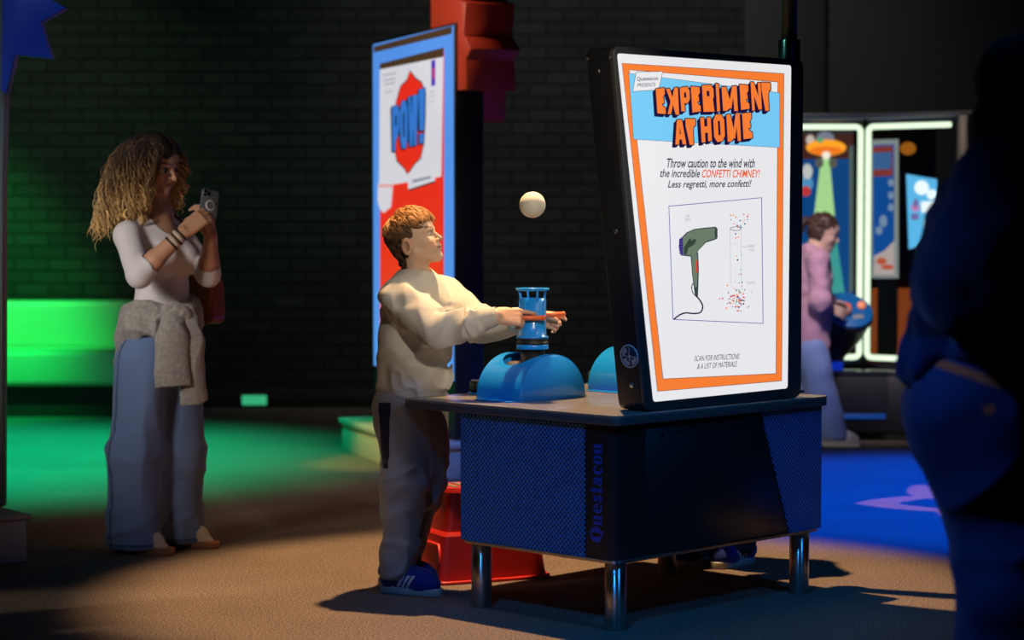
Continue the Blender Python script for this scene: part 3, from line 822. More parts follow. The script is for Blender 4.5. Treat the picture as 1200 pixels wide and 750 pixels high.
# ------------------------------------------------------------------ girl in pink at the far console
def make_girl():
    Yc = 12.64; org = A(*G(968, 520)[:2], 0); org[1] = Yc
    root = thing('person', 'child in pink sweatshirt and pale jeans, hair tied back, working the blue console', 'person', tuple(org))
    hd = rotm(-.15, -.35, 0); hc = at(966, 272, Yc); H = .20
    yaw = .1; fd = rotm(yaw)[:, 0]; rt = -rotm(yaw)[:, 1]
    nb = at(957, 293, Yc); chest = at(953, 318, Yc); hip = at(950, 395, Yc)
    shR = at(958, 306, Yc-.13); shL = at(952, 306, Yc+.13)
    elR = at(962, 352, Yc-.18); wrR = at(972, 361, Yc+.02); elL = at(965, 350, Yc+.16); wrL = at(974, 355, Yc+.13)
    skin = (.58, .37, .27)
    V = Vol((1.42, 12.25, .02), (2.05, 13.02, 1.36), .005)
    head_shape(V, hd, hc, H, child=True)
    V.cone(hc+hd @ A(-.1, 0, -.28)*H, nb, .042, .045, k=.03); V.cone(nb, chest, .05, .09, k=.05); V.cone(chest, hip, .095, .09, k=.05)
    V.cone(shR, shL, .035, .035, k=.04)
    for sh, el, wr in ((shR, elR, wrR), (shL, elL, wrL)): V.cone(sh, el, .036, .03, k=.02); V.cone(el, wr, .03, .024, k=.01)
    hipR = at(952, 410, Yc-.07); hipL = at(952, 410, Yc+.07); knR = at(962, 462, Yc-.07); knL = at(950, 462, Yc+.08); anR = at(976, 512, Yc-.06); anL = at(950, 512, Yc+.1)
    for hp, kn, an in ((hipR, knR, anR), (hipL, knL, anL)): V.cone(hp, kn, .07, .05, k=.03); V.cone(kn, an, .045, .03, k=.02)
    for wr, s, ba in ((wrR, 1, (0, -1, .5)), (wrL, -1, (0, 1, .5))):
        hand_shape(V, hand_frame((.8, 0, -.35), ba, (0, 0, 1)), wr, .14, s, [(.4, .5, .3)]*4, THUMB_OPEN, .12)
    hl = lambda x, y, z: ((z > .3) | ((x < .0) & (z > -.3)))
    V.build('body', SKIN, root, lambda P: head_paint(P, np.tile(np.array(skin), (len(P), 1)), hd, hc, H, skin, (.5, .2, .18), (.1, .05, .03), (.05, .03, .02), hl, (.04, .018, .012)), org)
    hv = Vol(hc-.22, hc+.2, .004); hv.T = (hd, hc, H)
    hv.ell((-.09, 0, .15), (.46, .385, .41), k=.01); hv.ell((-.16, 0, -.04), (.34, .34, .30), k=.06); hv.ell((.52, 0, -.1), (.36, .6, .40), k=.03, op='sub')
    hv.chain([(-.48, 0, .16), (-.62, 0, .10), (-.70, 0, -.12), (-.66, 0, -.42), (-.62, 0, -.6)], [.1, .13, .14, .10, .03], k=.05)
    for s in (-1, 1): hv.ell((.0, s*.38, -.08), (.1, .1, .14), k=.02, op='sub')
    hv.T = None; hv.noise(.006, 45, ridge=True)
    hv.build('hair', HAIRM, root, lambda P: np.tile(np.array((.055, .024, .015)), (len(P), 1)), org)
    pink = (.60, .33, .42)
    V = Vol((1.42, 12.25, .50), (2.02, 13.0, 1.2), .005)
    V.cone(chest, hip+A(0, 0, -.01), .125, .14, k=.03, flat=(fd, .82)); V.cone(shR, shL, .055, .055, k=.06); V.cone(nb+A(0, 0, -.02), chest, .055, .11, k=.05)
    for sh, el, wr in ((shR, elR, wrR), (shL, elL, wrL)):
        V.chain([sh, el, el+(wr-el)*.7], [.062, .058, .045], k=.03); V.cone(el+(wr-el)*.7, wr, .038, .033, k=.006)
    V.cone(nb+A(-.05, -.06, -.0), nb+A(-.05, .06, 0), .035, .035, k=.03); V.cone(nb+A(-.07, 0, -.03), nb+A(-.10, 0, -.1), .05, .03, k=.04)
    V.noise(.013, 11, band=.05); V.noise(.006, 26, band=.05)
    V.cone(nb+A(.01, 0, .05), nb+A(0, 0, -.005), .046, .044, k=.004, op='sub')
    V.build('sweatshirt', CLOTH, root, lambda P: np.tile(np.array(pink), (len(P), 1)), org)
    V = Vol((1.42, 12.25, .03), (2.02, 13.0, .68), .005)
    V.cone(hip+A(0, 0, -.02), hip+A(0, 0, -.09), .115, .12, k=.02, flat=(fd, .85))
    for hp, kn, an in ((hipR, knR, anR), (hipL, knL, anL)): V.chain([hp, kn, an], [.085, .085, .09], k=.04)
    V.noise(.012, 9, band=.05); V.half(A(0, 0, .045), (0, 0, -1))
    V.build('jeans', CLOTH, root, lambda P: np.tile(np.array((.30, .42, .74)), (len(P), 1)), org)
    make_shoe(root, org, A(anR[0]-.06, anR[1], 0), -.1, .22, (.62, .60, .60), (.7, .7, .7), None, None, .004)
    make_shoe(root, org, A(anL[0]-.06, anL[1], 0), -.1, .22, (.62, .60, .60), (.7, .7, .7), None, None, .004)
    return root

# ------------------------------------------------------------------ dark figure close to the camera
def make_passerby():
    Yc = 4.75; org = A(1.06, Yc, 0)
    root = thing('person', 'tall dark figure in hooded navy jacket and blue jeans close by at the right edge', 'person', tuple(org))
    yaw = .25; fd = rotm(yaw)[:, 0]; rt = -rotm(yaw)[:, 1]
    hd = rotm(.3, -.2, 0); hc = at(1222, 125, Yc); H = .225
    nb = at(1202, 195, Yc); chest = at(1187, 270, Yc); waist = at(1172, 380, Yc); hip = at(1160, 460, Yc)
    shR = at(1174, 225, Yc-.19); shL = at(1187, 225, Yc+.19)
    elR = at(1130, 340, Yc-.25); wrR = at(1237, 392, Yc-.22); elL = at(1142, 340, Yc+.25); wrL = at(1247, 385, Yc+.12)
    hipR = at(1142, 490, Yc-.09); hipL = at(1162, 490, Yc+.09); knR = at(1194, 690, Yc-.1); knL = at(1207, 690, Yc+.1)
    anR = at(1152, 915, Yc-.1); anL = at(1207, 915, Yc+.1); skin = (.45, .28, .2)
    V = Vol((.55, 4.2, .02), (1.5, 5.3, 1.72), .006)
    head_shape(V, hd, hc, H); V.cone(hc+hd @ A(-.1, 0, -.28)*H, nb, .055, .06, k=.03)
    V.cone(nb, chest, .07, .13, k=.06); V.cone(chest, waist, .14, .13, k=.05); V.cone(waist, hip, .13, .13, k=.05); V.cone(shR, shL, .05, .05, k=.05)
    for sh, el, wr in ((shR, elR, wrR), (shL, elL, wrL)): V.cone(sh, el, .05, .04, k=.02); V.cone(el, wr, .04, .028, k=.01)
    for hp, kn, an in ((hipR, knR, anR), (hipL, knL, anL)): V.cone(hp, kn, .09, .06, k=.04); V.cone(kn, an, .055, .04, k=.02)
    for wr, s, ba in ((wrR, 1, (0, -1, .3)), (wrL, -1, (0, 1, .3))):
        hand_shape(V, hand_frame((1, 0, .15), ba, (0, 0, 1)), wr, .19, s, [(.4, .6, .4)]*4, THUMB_OPEN, .1)
    hl = lambda x, y, z: ((z > .3) | ((x < .0) & (z > -.3)))
    V.build('body', SKIN, root, lambda P: head_paint(P, np.tile(np.array(skin), (len(P), 1)), hd, hc, H, skin, (.4, .16, .14), (.04, .03, .02), (.05, .03, .02), hl, (.02, .014, .01)), org)
    hv = Vol(hc-.26, hc+.24, .006); hv.T = (hd, hc, H); hv.ell((-.09, 0, .16), (.45, .38, .40), k=.01); hv.ell((-.15, 0, -.05), (.34, .34, .32), k=.06); hv.ell((.52, 0, -.1), (.36, .6, .42), k=.03, op='sub'); hv.T = None
    hv.noise(.006, 45, ridge=True); hv.build('hair', HAIRM, root, lambda P: np.tile(np.array((.02, .014, .01)), (len(P), 1)), org)
    navy = (.012, .018, .034)
    V = Vol((.50, 4.15, .84), (1.55, 5.35, 1.75), .006)
    V.cone(chest, waist, .185, .165, k=.04, flat=(fd, .85)); V.cone(waist, hip+A(-.0, 0, .06), .165, .18, k=.04, flat=(fd, .95))
    hem = at(1104, 428, Yc)
    V.chain([at(1130, 370, Yc-.05), at(1094, 418, Yc-.07), at(1078, 430, Yc-.08)], [.06, .05, .028], k=.05); V.chain([at(1130, 370, Yc+.08), at(1096, 418, Yc+.09), at(1082, 430, Yc+.09)], [.06, .05, .028], k=.05); V.chain([at(1078, 430, Yc-.08), at(1074, 431, Yc), at(1082, 430, Yc+.09)], [.028, .03, .028], k=.05)
    V.cone(shR, shL, .10, .10, k=.08); V.cone(nb+A(0, 0, -.02), chest, .10, .17, k=.06)
    for sh, el, wr in ((shR, elR, wrR), (shL, elL, wrL)):
        V.chain([sh, el, wr-(wr-el)*.08], [.098, .088, .06], k=.05)
        for j in range(6):
            p = sh+(el-sh)*(j+.5)/6; V.ell(p, (.102, .102, .05), k=.02)
    for j in range(7):
        f = j/6; p = chest+(waist-chest)*(f*1.4-.1); V.ell(p, (.178, .205, .05), k=.02)
    hv = [(-.05, .05), (-.12, -.12), (-.2, -.35)]
    V.T = (hd, hc, H); V.ell((-.10, 0, .14), (.56, .50, .52), k=.05); V.ell((-.22, 0, -.3), (.46, .46, .42), k=.1); V.cone((-.1, -.3, -.55), (-.1, .3, -.55), .22, .22, k=.12)
    V.ell((.45, 0, -.02), (.50, .40, .46), k=.03, op='sub'); V.T = None
    V.noise(.016, 9, band=.06); V.noise(.007, 22, band=.05)
    V.folds(chest, hip, .21, A(.5, -.5, .6), .014, 9, .25, 2., band=.05); V.folds(waist, hip, .2, A(.9, -.4, .2), .012, 12, .2, 5., band=.05)
    def cf(P):
        C = np.tile(np.array(navy), (len(P), 1)); C[P[:, 2] < waist[2]-.02] = (.014, .034, .085); return C  # blue light on the lower jacket is put into the colour
    V.build('hooded_jacket', CLOTH, root, cf, org)
    V = Vol((.60, 4.35, .03), (1.45, 5.15, 1.02), .006)
    V.cone(hip+A(0, 0, .06), hip+A(0, 0, -.04), .155, .165, k=.03, flat=(fd, .95)); V.ell(hip+A(-.07, -.08, -.04), .11, k=.05); V.ell(hip+A(-.07, .08, -.04), .11, k=.05)
    for hp, kn, an in ((hipR, knR, anR), (hipL, knL, anL)): V.chain([hp, kn, an], [.125, .10, .105], k=.05)
    V.noise(.008, 8, band=.06); V.folds(hipR, knR, .13, A(.7, -.5, .4), .016, 9, .25, 1., band=.05); V.folds(knR, anR, .12, A(.8, -.4, .3), .016, 10, .25, 4., band=.05); V.folds(hipL, knL, .13, A(.7, -.5, .4), .014, 9, .25, 6., band=.05); V.half(A(0, 0, .06), (0, 0, -1))
    pk = at(1153, 477, Yc-.16)
    def cf(P):
        C = np.tile(np.array((.018, .042, .10)), (len(P), 1))*(1+.3*vnoise(P*9))[:, None]
        C[np.hypot(P[:, 0]-pk[0], P[:, 2]-pk[2]) < .012] = (.85, .22, .05)
        bl = hip[2]+.025-(P[:, 0]-hip[0])*.35
        C[(np.abs(P[:, 2]-bl) < .010) & (P[:, 0] < hip[0]-.02)] = (.75, .17, .04)
        return C
    V.build('jeans', CLOTH, root, cf, org)
    for an in (anR, anL): make_shoe(root, org, A(an[0]-.08, an[1], 0), .2, .29, (.02, .02, .025), (.05, .05, .05), None, None, .005)
    return root
# ------------------------------------------------------------------ plane helper: a vertical plane seen through pixels
class Plane:
    """local frame of an upright exhibit: origin o on the floor, X axis at angle th; S() gives local (x, z) on y = y0"""
    def __init__(s, o, th, y0):
        s.o = np.array([o[0], o[1], 0.]); s.V = A(math.cos(th), math.sin(th), 0); s.W = A(-math.sin(th), math.cos(th), 0); s.y0 = y0
    def S(s, px, py, y=None):
        y = s.y0 if y is None else y
        r = ray(px, py); t = (y-(CC-s.o) @ s.W)/(r @ s.W); P = CC+r*t-s.o
        return (P @ s.V, P[2])
    def wor(s, l): return s.o+s.V*l[0]+s.W*l[1]+A(0, 0, l[2])

def text_mesh(body, offset=0., shear=0.):
    c = bpy.data.curves.new('text_tmp', 'FONT'); c.body = body; c.offset = offset; c.shear = shear; c.resolution_u = 3
    o = bpy.data.objects.new('text_tmp', c); COL.objects.link(o)
    dg = bpy.context.evaluated_depsgraph_get()
    me = bpy.data.meshes.new_from_object(o.evaluated_get(dg))
    V = [tuple(v.co) for v in me.vertices]; F = [list(p.vertices) for p in me.polygons]
    bpy.data.objects.remove(o); bpy.data.curves.remove(c); bpy.data.meshes.remove(me)
    return np.array(V), F
def text_fit(b, body, quad, m, S, y, offset=0., shear=0.):
    """lettering squeezed into a pixel quad (left-bottom, right-bottom, right-top, left-top) mapped by S onto the plane"""
    V, F = text_mesh(body, offset, shear); lo = V.min(0); hi = V.max(0)
    u = (V[:, 0]-lo[0])/(hi[0]-lo[0]); v = (V[:, 1]-lo[1])/(hi[1]-lo[1])
    q = [A(*S(*p)) for p in quad]
    P = [(q[0]*(1-a)+q[1]*a)*(1-c)+(q[3]*(1-a)+q[2]*a)*c for a, c in zip(u, v)]
    b.add([(p[0], y, p[1]) for p in P], F, m)
def rounded(pts, r, n=5):
    out = []; N = len(pts)
    for i in range(N):
        p = Vector(pts[i]); a = (Vector(pts[i-1])-p); c = (Vector(pts[(i+1) % N])-p)
        d = min(r, a.length*.45, c.length*.45); p0 = p+a.normalized()*d; p1 = p+c.normalized()*d
        for k in range(n+1):
            t = k/n; out.append(tuple(p0*(1-t)**2+p*2*t*(1-t)+p1*t*t))
    return out
def screw(b, c, axis, r=.009, m=None):
    c = Vector(c); a = Vector(axis)
    b.cyl(c-a*.002, c+a*.0025, r, m or mat('screw_steel', (.6, .6, .6), .3, 1.), 14)

# ------------------------------------------------------------------ materials of the place
BLACKM = mat('black_powder_coat', (.012, .012, .013), .45, bump=.05, bscale=900)
DKGREY = mat('dark_grey_frame', (.050, .050, .048), .42)
STEEL = turned_steel('brushed_steel', (.62, .60, .58), .30)
BLUE = mat('blue_gloss', (.008, .25, .74), .22, coat=.3)
BLUE_D = mat('blue_plastic', (.012, .29, .84), .28, coat=.3)
REDP = mat('red_plastic', (.62, .025, .016), .35, bump=.03, bscale=300)
ORANGE = mat('orange_handle', (.80, .14, .03), .35)
def glow(name, col, s): return mat(name, tuple(c*.15 for c in col), .4, emit=s, ecol=col)
def brick_material():
    m = bpy.data.materials.new('dark_painted_brick'); m.use_nodes = True; nt = m.node_tree; p = nt.nodes['Principled BSDF']
    tc = nt.nodes.new('ShaderNodeTexCoord'); mp = nt.nodes.new('ShaderNodeMapping'); mp.inputs['Rotation'].default_value = (PI/2, 0, 0)
    nt.links.new(tc.outputs['Object'], mp.inputs['Vector'])
    br = nt.nodes.new('ShaderNodeTexBrick'); nt.links.new(mp.outputs[0], br.inputs['Vector'])
    for k, v in dict(Scale=1., **{'Mortar Size': .009, 'Brick Width': .235, 'Row Height': .085, 'Mortar Smooth': .3, 'Bias': 0.}).items(): br.inputs[k].default_value = v
    br.inputs['Color1'].default_value = (.022, .023, .022, 1); br.inputs['Color2'].default_value = (.034, .035, .032, 1); br.inputs['Mortar'].default_value = (.012, .012, .012, 1)
    n = nt.nodes.new('ShaderNodeTexNoise'); n.inputs['Scale'].default_value = 1.3; n.inputs['Detail'].default_value = 5; nt.links.new(tc.outputs['Object'], n.inputs['Vector'])
    mr = nt.nodes.new('ShaderNodeMapRange'); mr.inputs['To Min'].default_value = .6; mr.inputs['To Max'].default_value = 1.4; nt.links.new(n.outputs['Fac'], mr.inputs['Value'])
    mx = nt.nodes.new('ShaderNodeVectorMath'); mx.operation = 'MULTIPLY'; nt.links.new(br.outputs['Color'], mx.inputs[0]); nt.links.new(mr.outputs[0], mx.inputs[1])
    nt.links.new(mx.outputs[0], p.inputs['Base Color']); p.inputs['Roughness'].default_value = .75; p.inputs['Specular IOR Level'].default_value = .2
    bp = nt.nodes.new('ShaderNodeBump'); bp.inputs['Strength'].default_value = .6; bp.inputs['Distance'].default_value = .01; bp.invert = True
    nt.links.new(br.outputs['Fac'], bp.inputs['Height']); nt.links.new(bp.outputs[0], p.inputs['Normal'])
    return m
def carpet_material():
    m = bpy.data.materials.new('speckled_carpet'); m.use_nodes = True; nt = m.node_tree; p = nt.nodes['Principled BSDF']
    tc = nt.nodes.new('ShaderNodeTexCoord')
    n = nt.nodes.new('ShaderNodeTexNoise'); n.inputs['Scale'].default_value = 140; n.inputs['Detail'].default_value = 3; nt.links.new(tc.outputs['Object'], n.inputs['Vector'])
    r = nt.nodes.new('ShaderNodeValToRGB'); nt.links.new(n.outputs['Fac'], r.inputs['Fac'])
    r.color_ramp.elements[0].position = .36; r.color_ramp.elements[0].color = (.080, .066, .060, 1)
    r.color_ramp.elements[1].position = .66; r.color_ramp.elements[1].color = (.29, .215, .165, 1)
    n2 = nt.nodes.new('ShaderNodeTexNoise'); n2.inputs['Scale'].default_value = 2.; n2.inputs['Detail'].default_value = 4; nt.links.new(tc.outputs['Object'], n2.inputs['Vector'])
    mr = nt.nodes.new('ShaderNodeMapRange'); mr.inputs['To Min'].default_value = .75; mr.inputs['To Max'].default_value = 1.25; nt.links.new(n2.outputs['Fac'], mr.inputs['Value'])
    mx = nt.nodes.new('ShaderNodeVectorMath'); mx.operation = 'MULTIPLY'; nt.links.new(r.outputs[0], mx.inputs[0]); nt.links.new(mr.outputs[0], mx.inputs[1])
    nt.links.new(mx.outputs[0], p.inputs['Base Color']); p.inputs['Roughness'].default_value = .95; p.inputs['Specular IOR Level'].default_value = .1
    bp = nt.nodes.new('ShaderNodeBump'); bp.inputs['Strength'].default_value = .7; bp.inputs['Distance'].default_value = .006
    nt.links.new(n.outputs['Fac'], bp.inputs['Height']); nt.links.new(bp.outputs[0], p.inputs['Normal'])
    return m
def perforated_material():
    """dark steel core behind a blue sheet punched with staggered holes"""
    m = bpy.data.materials.new('blue_perforated_sheet'); m.use_nodes = True; nt = m.node_tree; p = nt.nodes['Principled BSDF']
    tc = nt.nodes.new('ShaderNodeTexCoord'); sp = nt.nodes.new('ShaderNodeSeparateXYZ'); nt.links.new(tc.outputs['Object'], sp.inputs[0])
    def M(op, a, b=None):
        n = nt.nodes.new('ShaderNodeMath'); n.operation = op
        for i, v in enumerate((a, b)):
            if v is None: continue
            if isinstance(v, (int, float)): n.inputs[i].default_value = v
            else: nt.links.new(v, n.inputs[i])
        return n.outputs[0]
    h = M('ADD', sp.outputs['X'], sp.outputs['Y'])
    P = 2*PI/.0172
    a = M('COSINE', M('MULTIPLY', M('ADD', h, sp.outputs['Z']), P)); c = M('COSINE', M('MULTIPLY', M('SUBTRACT', h, sp.outputs['Z']), P))
    s = M('ADD', a, c); f = M('GREATER_THAN', s, .25)
    mx = nt.nodes.new('ShaderNodeMix'); mx.data_type = 'RGBA'; nt.links.new(f, mx.inputs[0])
    mx.inputs[6].default_value = (.015, .22, .66, 1); mx.inputs[7].default_value = (.004, .008, .02, 1)
    nt.links.new(mx.outputs[2], p.inputs['Base Color']); p.inputs['Roughness'].default_value = .4
    bp = nt.nodes.new('ShaderNodeBump'); bp.inputs['Strength'].default_value = .5; bp.inputs['Distance'].default_value = .004; bp.invert = True
    nt.links.new(s, bp.inputs['Height']); nt.links.new(bp.outputs[0], p.inputs['Normal'])
    return m
PERF = perforated_material()

# ------------------------------------------------------------------ the room
def make_room():
    b = MB(); b.box((-9, -3, -.1), (9, 16, 0)); struct(b.build('floor', carpet_material()))
    BR = brick_material()
    b = MB(); b.box((-9, 15.2, 0), (9, 15.4, 5)); struct(b.build('wall_back', BR))
    b = MB(); b.box((-9.2, -3, 0), (-9, 15.4, 5)); struct(b.build('wall_left', mat('wall_dark', (.03, .03, .03), .8)))
    b = MB(); b.box((9, -3, 0), (9.2, 15.4, 5)); struct(b.build('wall_right', mat('wall_dark')))
    b = MB(); b.box((-9.2, -3.2, 0), (9.2, -3, 5)); struct(b.build('wall_front', mat('wall_dark')))
    b = MB(); b.box((-9.2, -3.2, 5), (9.2, 15.4, 5.2)); struct(b.build('ceiling', mat('ceiling_black', (.006, .006, .006), .9)))
    x0 = at(873, 60, 15.1)[0]; x1 = at(972, 60, 15.1)[0]
    for i, (xa, xb, d) in enumerate(((x0, x1-.02, .05), (x1, 6.5, .07))):
        b = MB(); b.box((xa, 15.2-d, .0), (xb, 15.2, 4.9), None, .006); struct(b.build('trim_%d' % (i+1), mat('dark_wall_panel', (.028, .028, .026), .7)))
    b = MB(); b.box((-9, 15.17, 0), (x0-.01, 15.2, .12), None, .004); struct(b.build('baseboard_back', mat('skirting_black', (.008, .008, .009), .6)))

# ------------------------------------------------------------------ main exhibit table
TB = Plane((.327, 6.96), math.radians(45.6), -.045)
GR_B = glow('poster_blue', srgb(120, 205, 248), .95); GR_W = glow('poster_white', (.80, .80, .815), 1.); GR_O = glow('poster_orange', srgb(252, 128, 52), .95)
GR_N = glow('poster_navy', (.012, .006, .045), 1.); GR_G = glow('poster_greygreen', srgb(112, 130, 108), .9); GR_DG = glow('poster_darkgreen', srgb(58, 74, 62), .9)
GR_P = glow('poster_purple', srgb(84, 70, 170), .9); GR_R = glow('poster_red', srgb(240, 60, 45), .9); GR_L = glow('poster_lightgrey', srgb(170, 172, 190), .9)
GR_K = glow('poster_magenta', srgb(225, 40, 140), .9); GR_T = glow('poster_teal', srgb(30, 170, 160), .9)

def make_table():
    t = thing('exhibit_table', 'dark exhibit table with blue perforated side panels on round steel legs', 'table', tuple(TB.o), math.radians(45.6))
    Lx, Ly = .955, .60
    b = MB()
    out = rounded([(-.075, -.070), (1.035, -.070), (1.035, .911), (-.075, .911)], .035, 6)
    b.prism(out, .676, .685, None, 'z', .002, 2)
    top = b.build('tabletop', tabletop_material(), t); smooth_angle(top)
    b = MB(); b.prism(out, .652, .6765, mat('edge_band_dark', (.085, .080, .076), .4), 'z', .003, 2); smooth_angle(b.build('edge_band', None, top))
    # body: core, rounded corner column, perforated sheets, access panel, trim
    zb, zt = .222, .652
    b = MB(); out = rounded([(-.048, -.042), (1.015, -.042), (1.015, .645), (-.048, .645)], .045, 8); b.prism(out, zb, zt, None, 'z')
    smooth_angle(b.build('cabinet_body', BLACKM, t))
    b = MB(); b.box((-.052, .085, zb+.004), (-.047, .643, zt-.004)); b.box((-.051, .643, zb+.004), (.02, .648, zt-.004))
    b.build('perforated_panel', PERF, t)
    b = MB()
    pts = [TB.S(892, 481, -.046), (1.017, zt-.003), (1.017, zb+.004), TB.S(926, 626, -.046)]; b.prism([(p[0], p[1]) for p in pts], -.0465, -.041, None, 'y')
    b.box((1.013, -.044, zb+.004), (1.0185, .64, zt-.004))
    b.build('perforated_panel', PERF, t)
    b = MB(); pts = [TB.S(757.5, 494, -.046), TB.S(889, 480.5, -.046), TB.S(923, 627, -.046), TB.S(757.5, 654, -.046)]
    b.prism([(p[0], min(max(p[1], zb+.004), zt-.003)) for p in pts], -.0455, -.040, None, 'y', .001, 1)
    ap = b.build('access_panel', mat('satin_black_panel', (.014, .014, .015), .38), t)
    b = MB()
    for p in ((776, 510), (868.5, 498)):
        b = MB(); q = TB.S(*p, -.047); screw(b, (q[0], -.047, q[1]), (0, -1, 0), .010, mat('black_screw', (.02, .02, .02), .3, .6)); b.build('screw', None, ap)
    b = MB(); out = rounded([(-.055, -.049), (1.021, -.049), (1.021, .651), (-.055, .651)], .05, 8); b.prism(out, zb-.006, zb+.003, None, 'z'); smooth_angle(b.build('bottom_trim', STEEL, t))
    for (x, y) in ((0, 0), (Lx, 0), (0, Ly), (Lx, Ly)):
        b = MB(); b.lathe([(.030, 0), (.034, .002), (.034, zb-.004)], STEEL, 32, Matrix.Translation((x, y, 0))); lg = b.build('leg', None, t)
    # name on the corner column, reading upwards
    b = MB(); name_lettering(b); b.build('name_lettering', mat('lettering_blue', (.008, .06, .42), .4, emit=.0), t)
    # maker's badge look: none. flush ring on the tabletop
    b = MB(); c = TB.S(686, 478, 0)
    return t

def tabletop_material():
    return mat('satin_tabletop', (.21, .19, .165), .22, bump=.02, bscale=250, var=.12, vscale=14)

def ring_strip(b, c, ro, ri, a0, a1, n, y, m, swap=None):
    """strip between two ellipses: c centre, ro/ri = (rx, rz)"""
    vs = []; fs = []
    for i in range(n+1):
        a = a0+(a1-a0)*i/n
        vs.append((c[0]+ro[0]*math.cos(a), c[1]+ro[1]*math.sin(a))); vs.append((c[0]+ri[0]*math.cos(a), c[1]+ri[1]*math.sin(a)))
    for i in range(n): fs.append([2*i, 2*i+2, 2*i+3, 2*i+1])
    return vs, fs
def name_lettering(b):
    """fat-face serif word 'Questacon' running up the column; glyph space: x along the word, y up (x-height 1)"""
    G_ = []
    def rect(x0, y0, x1, y1): G_.append(([(x0, y0), (x1, y0), (x1, y1), (x0, y1)], [[0, 1, 2, 3]]))
    def poly(p): G_.append((p, [list(range(len(p)))]))
    def ring(cx, cy, rx, ry, hx, hy, a0=0, a1=2*PI): G_.append(ring_strip(None, (cx, cy), (rx, ry), (hx, hy), a0, a1, 28, 0, None))
    x = 0.
    ring(.78, .68, .78, .72, .20, .60); poly([(.85, .10), (1.15, .0), (1.2, -.32), (.98, -.2)]); x = 1.66          # Q
    def stem(x0, w=.36, y0=0, y1=1.): rect(x0, y0, x0+w, y1); 
    def serif(x0, y, w=.5): rect(x0, y-.05, x0+w, y+.05)
    stem(x+.08); serif(x, .95, .3); poly([(x+.1, .1), (x+.3, -.03), (x+.62, 0), (x+.72, .16), (x+.72, .22), (x+.3, .12)]); stem(x+.62); serif(x+.52, .95, .3); serif(x+.62, .05, .5); x += 1.22   # u
    def oround(x, a0, a1): ring(x+.48, .5, .48, .53, .11, .44, a0, a1)
    oround(x, .05, 5.6); rect(x+.42, .46, x+.95, .56); x += 1.04      # e
    poly([(x+.05, .0), (x+.16, .0), (x+.22, .08), (x+.45, -.03), (x+.72, .06), (x+.8, .28), (x+.7, .46), (x+.4, .6), (x+.32, .74), (x+.2, .72), (x+.12, .6), (x+.4, .38), (x+.46, .2), (x+.3, .1), (x+.12, .34), (x+.05, .34)])
    poly([(x+.75, 1.), (x+.64, 1.), (x+.58, .93), (x+.4, 1.03), (x+.1, .92), (x+.06, .7), (x+.14, .54), (x+.44, .42), (x+.6, .5), (x+.4, .64), (x+.34, .82), (x+.5, .9), (x+.68, .68), (x+.75, .68)]); x += .9   # s
    stem(x+.14, .36, 0., 1.36); rect(x, .9, x+.68, 1.0); poly([(x+.2, .02), (x+.4, -.04), (x+.62, .03), (x+.72, .22), (x+.64, .22), (x+.46, .08)]); x += .78   # t
    stem(x+.46, .34, .05, .85); poly([(x+.8, .0), (x+.98, .06), (x+.98, .12), (x+.6, .1)]); ring(x+.3, .27, .3, .3, .08, .2); poly([(x+.08, .72), (x+.3, .64), (x+.32, .86), (x+.5, .95), (x+.62, .82), (x+.8, .82), (x+.7, .98), (x+.42, 1.04), (x+.14, .95)]); x += 1.06   # a
    oround(x, .75, 5.5); poly([(x+.58, .66), (x+.9, .66), (x+.88, .86), (x+.66, .9)]); x += .98    # c
    oround(x, 0, 2*PI); x += 1.04     # o
    stem(x+.08); serif(x, .95, .3); serif(x, .05, .52); poly([(x+.4, .8), (x+.5, .95), (x+.78, 1.03), (x+.98, .9), (x+.98, .75), (x+.64, .9)]); stem(x+.62, .36, 0, .9); serif(x+.55, .05, .52); x += 1.1   # n
    z0, z1 = .277, .592; k = (z1-z0)/x; yb, xh = .014, .036
    for vs, fs in G_:
        if fs and len(fs) == 1 and len(fs[0]) > 4:
            bmx = bmesh.new(); f = bmx.faces.new([bmx.verts.new((-.0493, yb+v[1]*xh, z0+v[0]*k)) for v in vs]); bmesh.ops.triangulate(bmx, faces=[f]); b.bm(bmx)
        else: b.add([(-.0493, yb+v[1]*xh, z0+v[0]*k) for v in vs], fs)

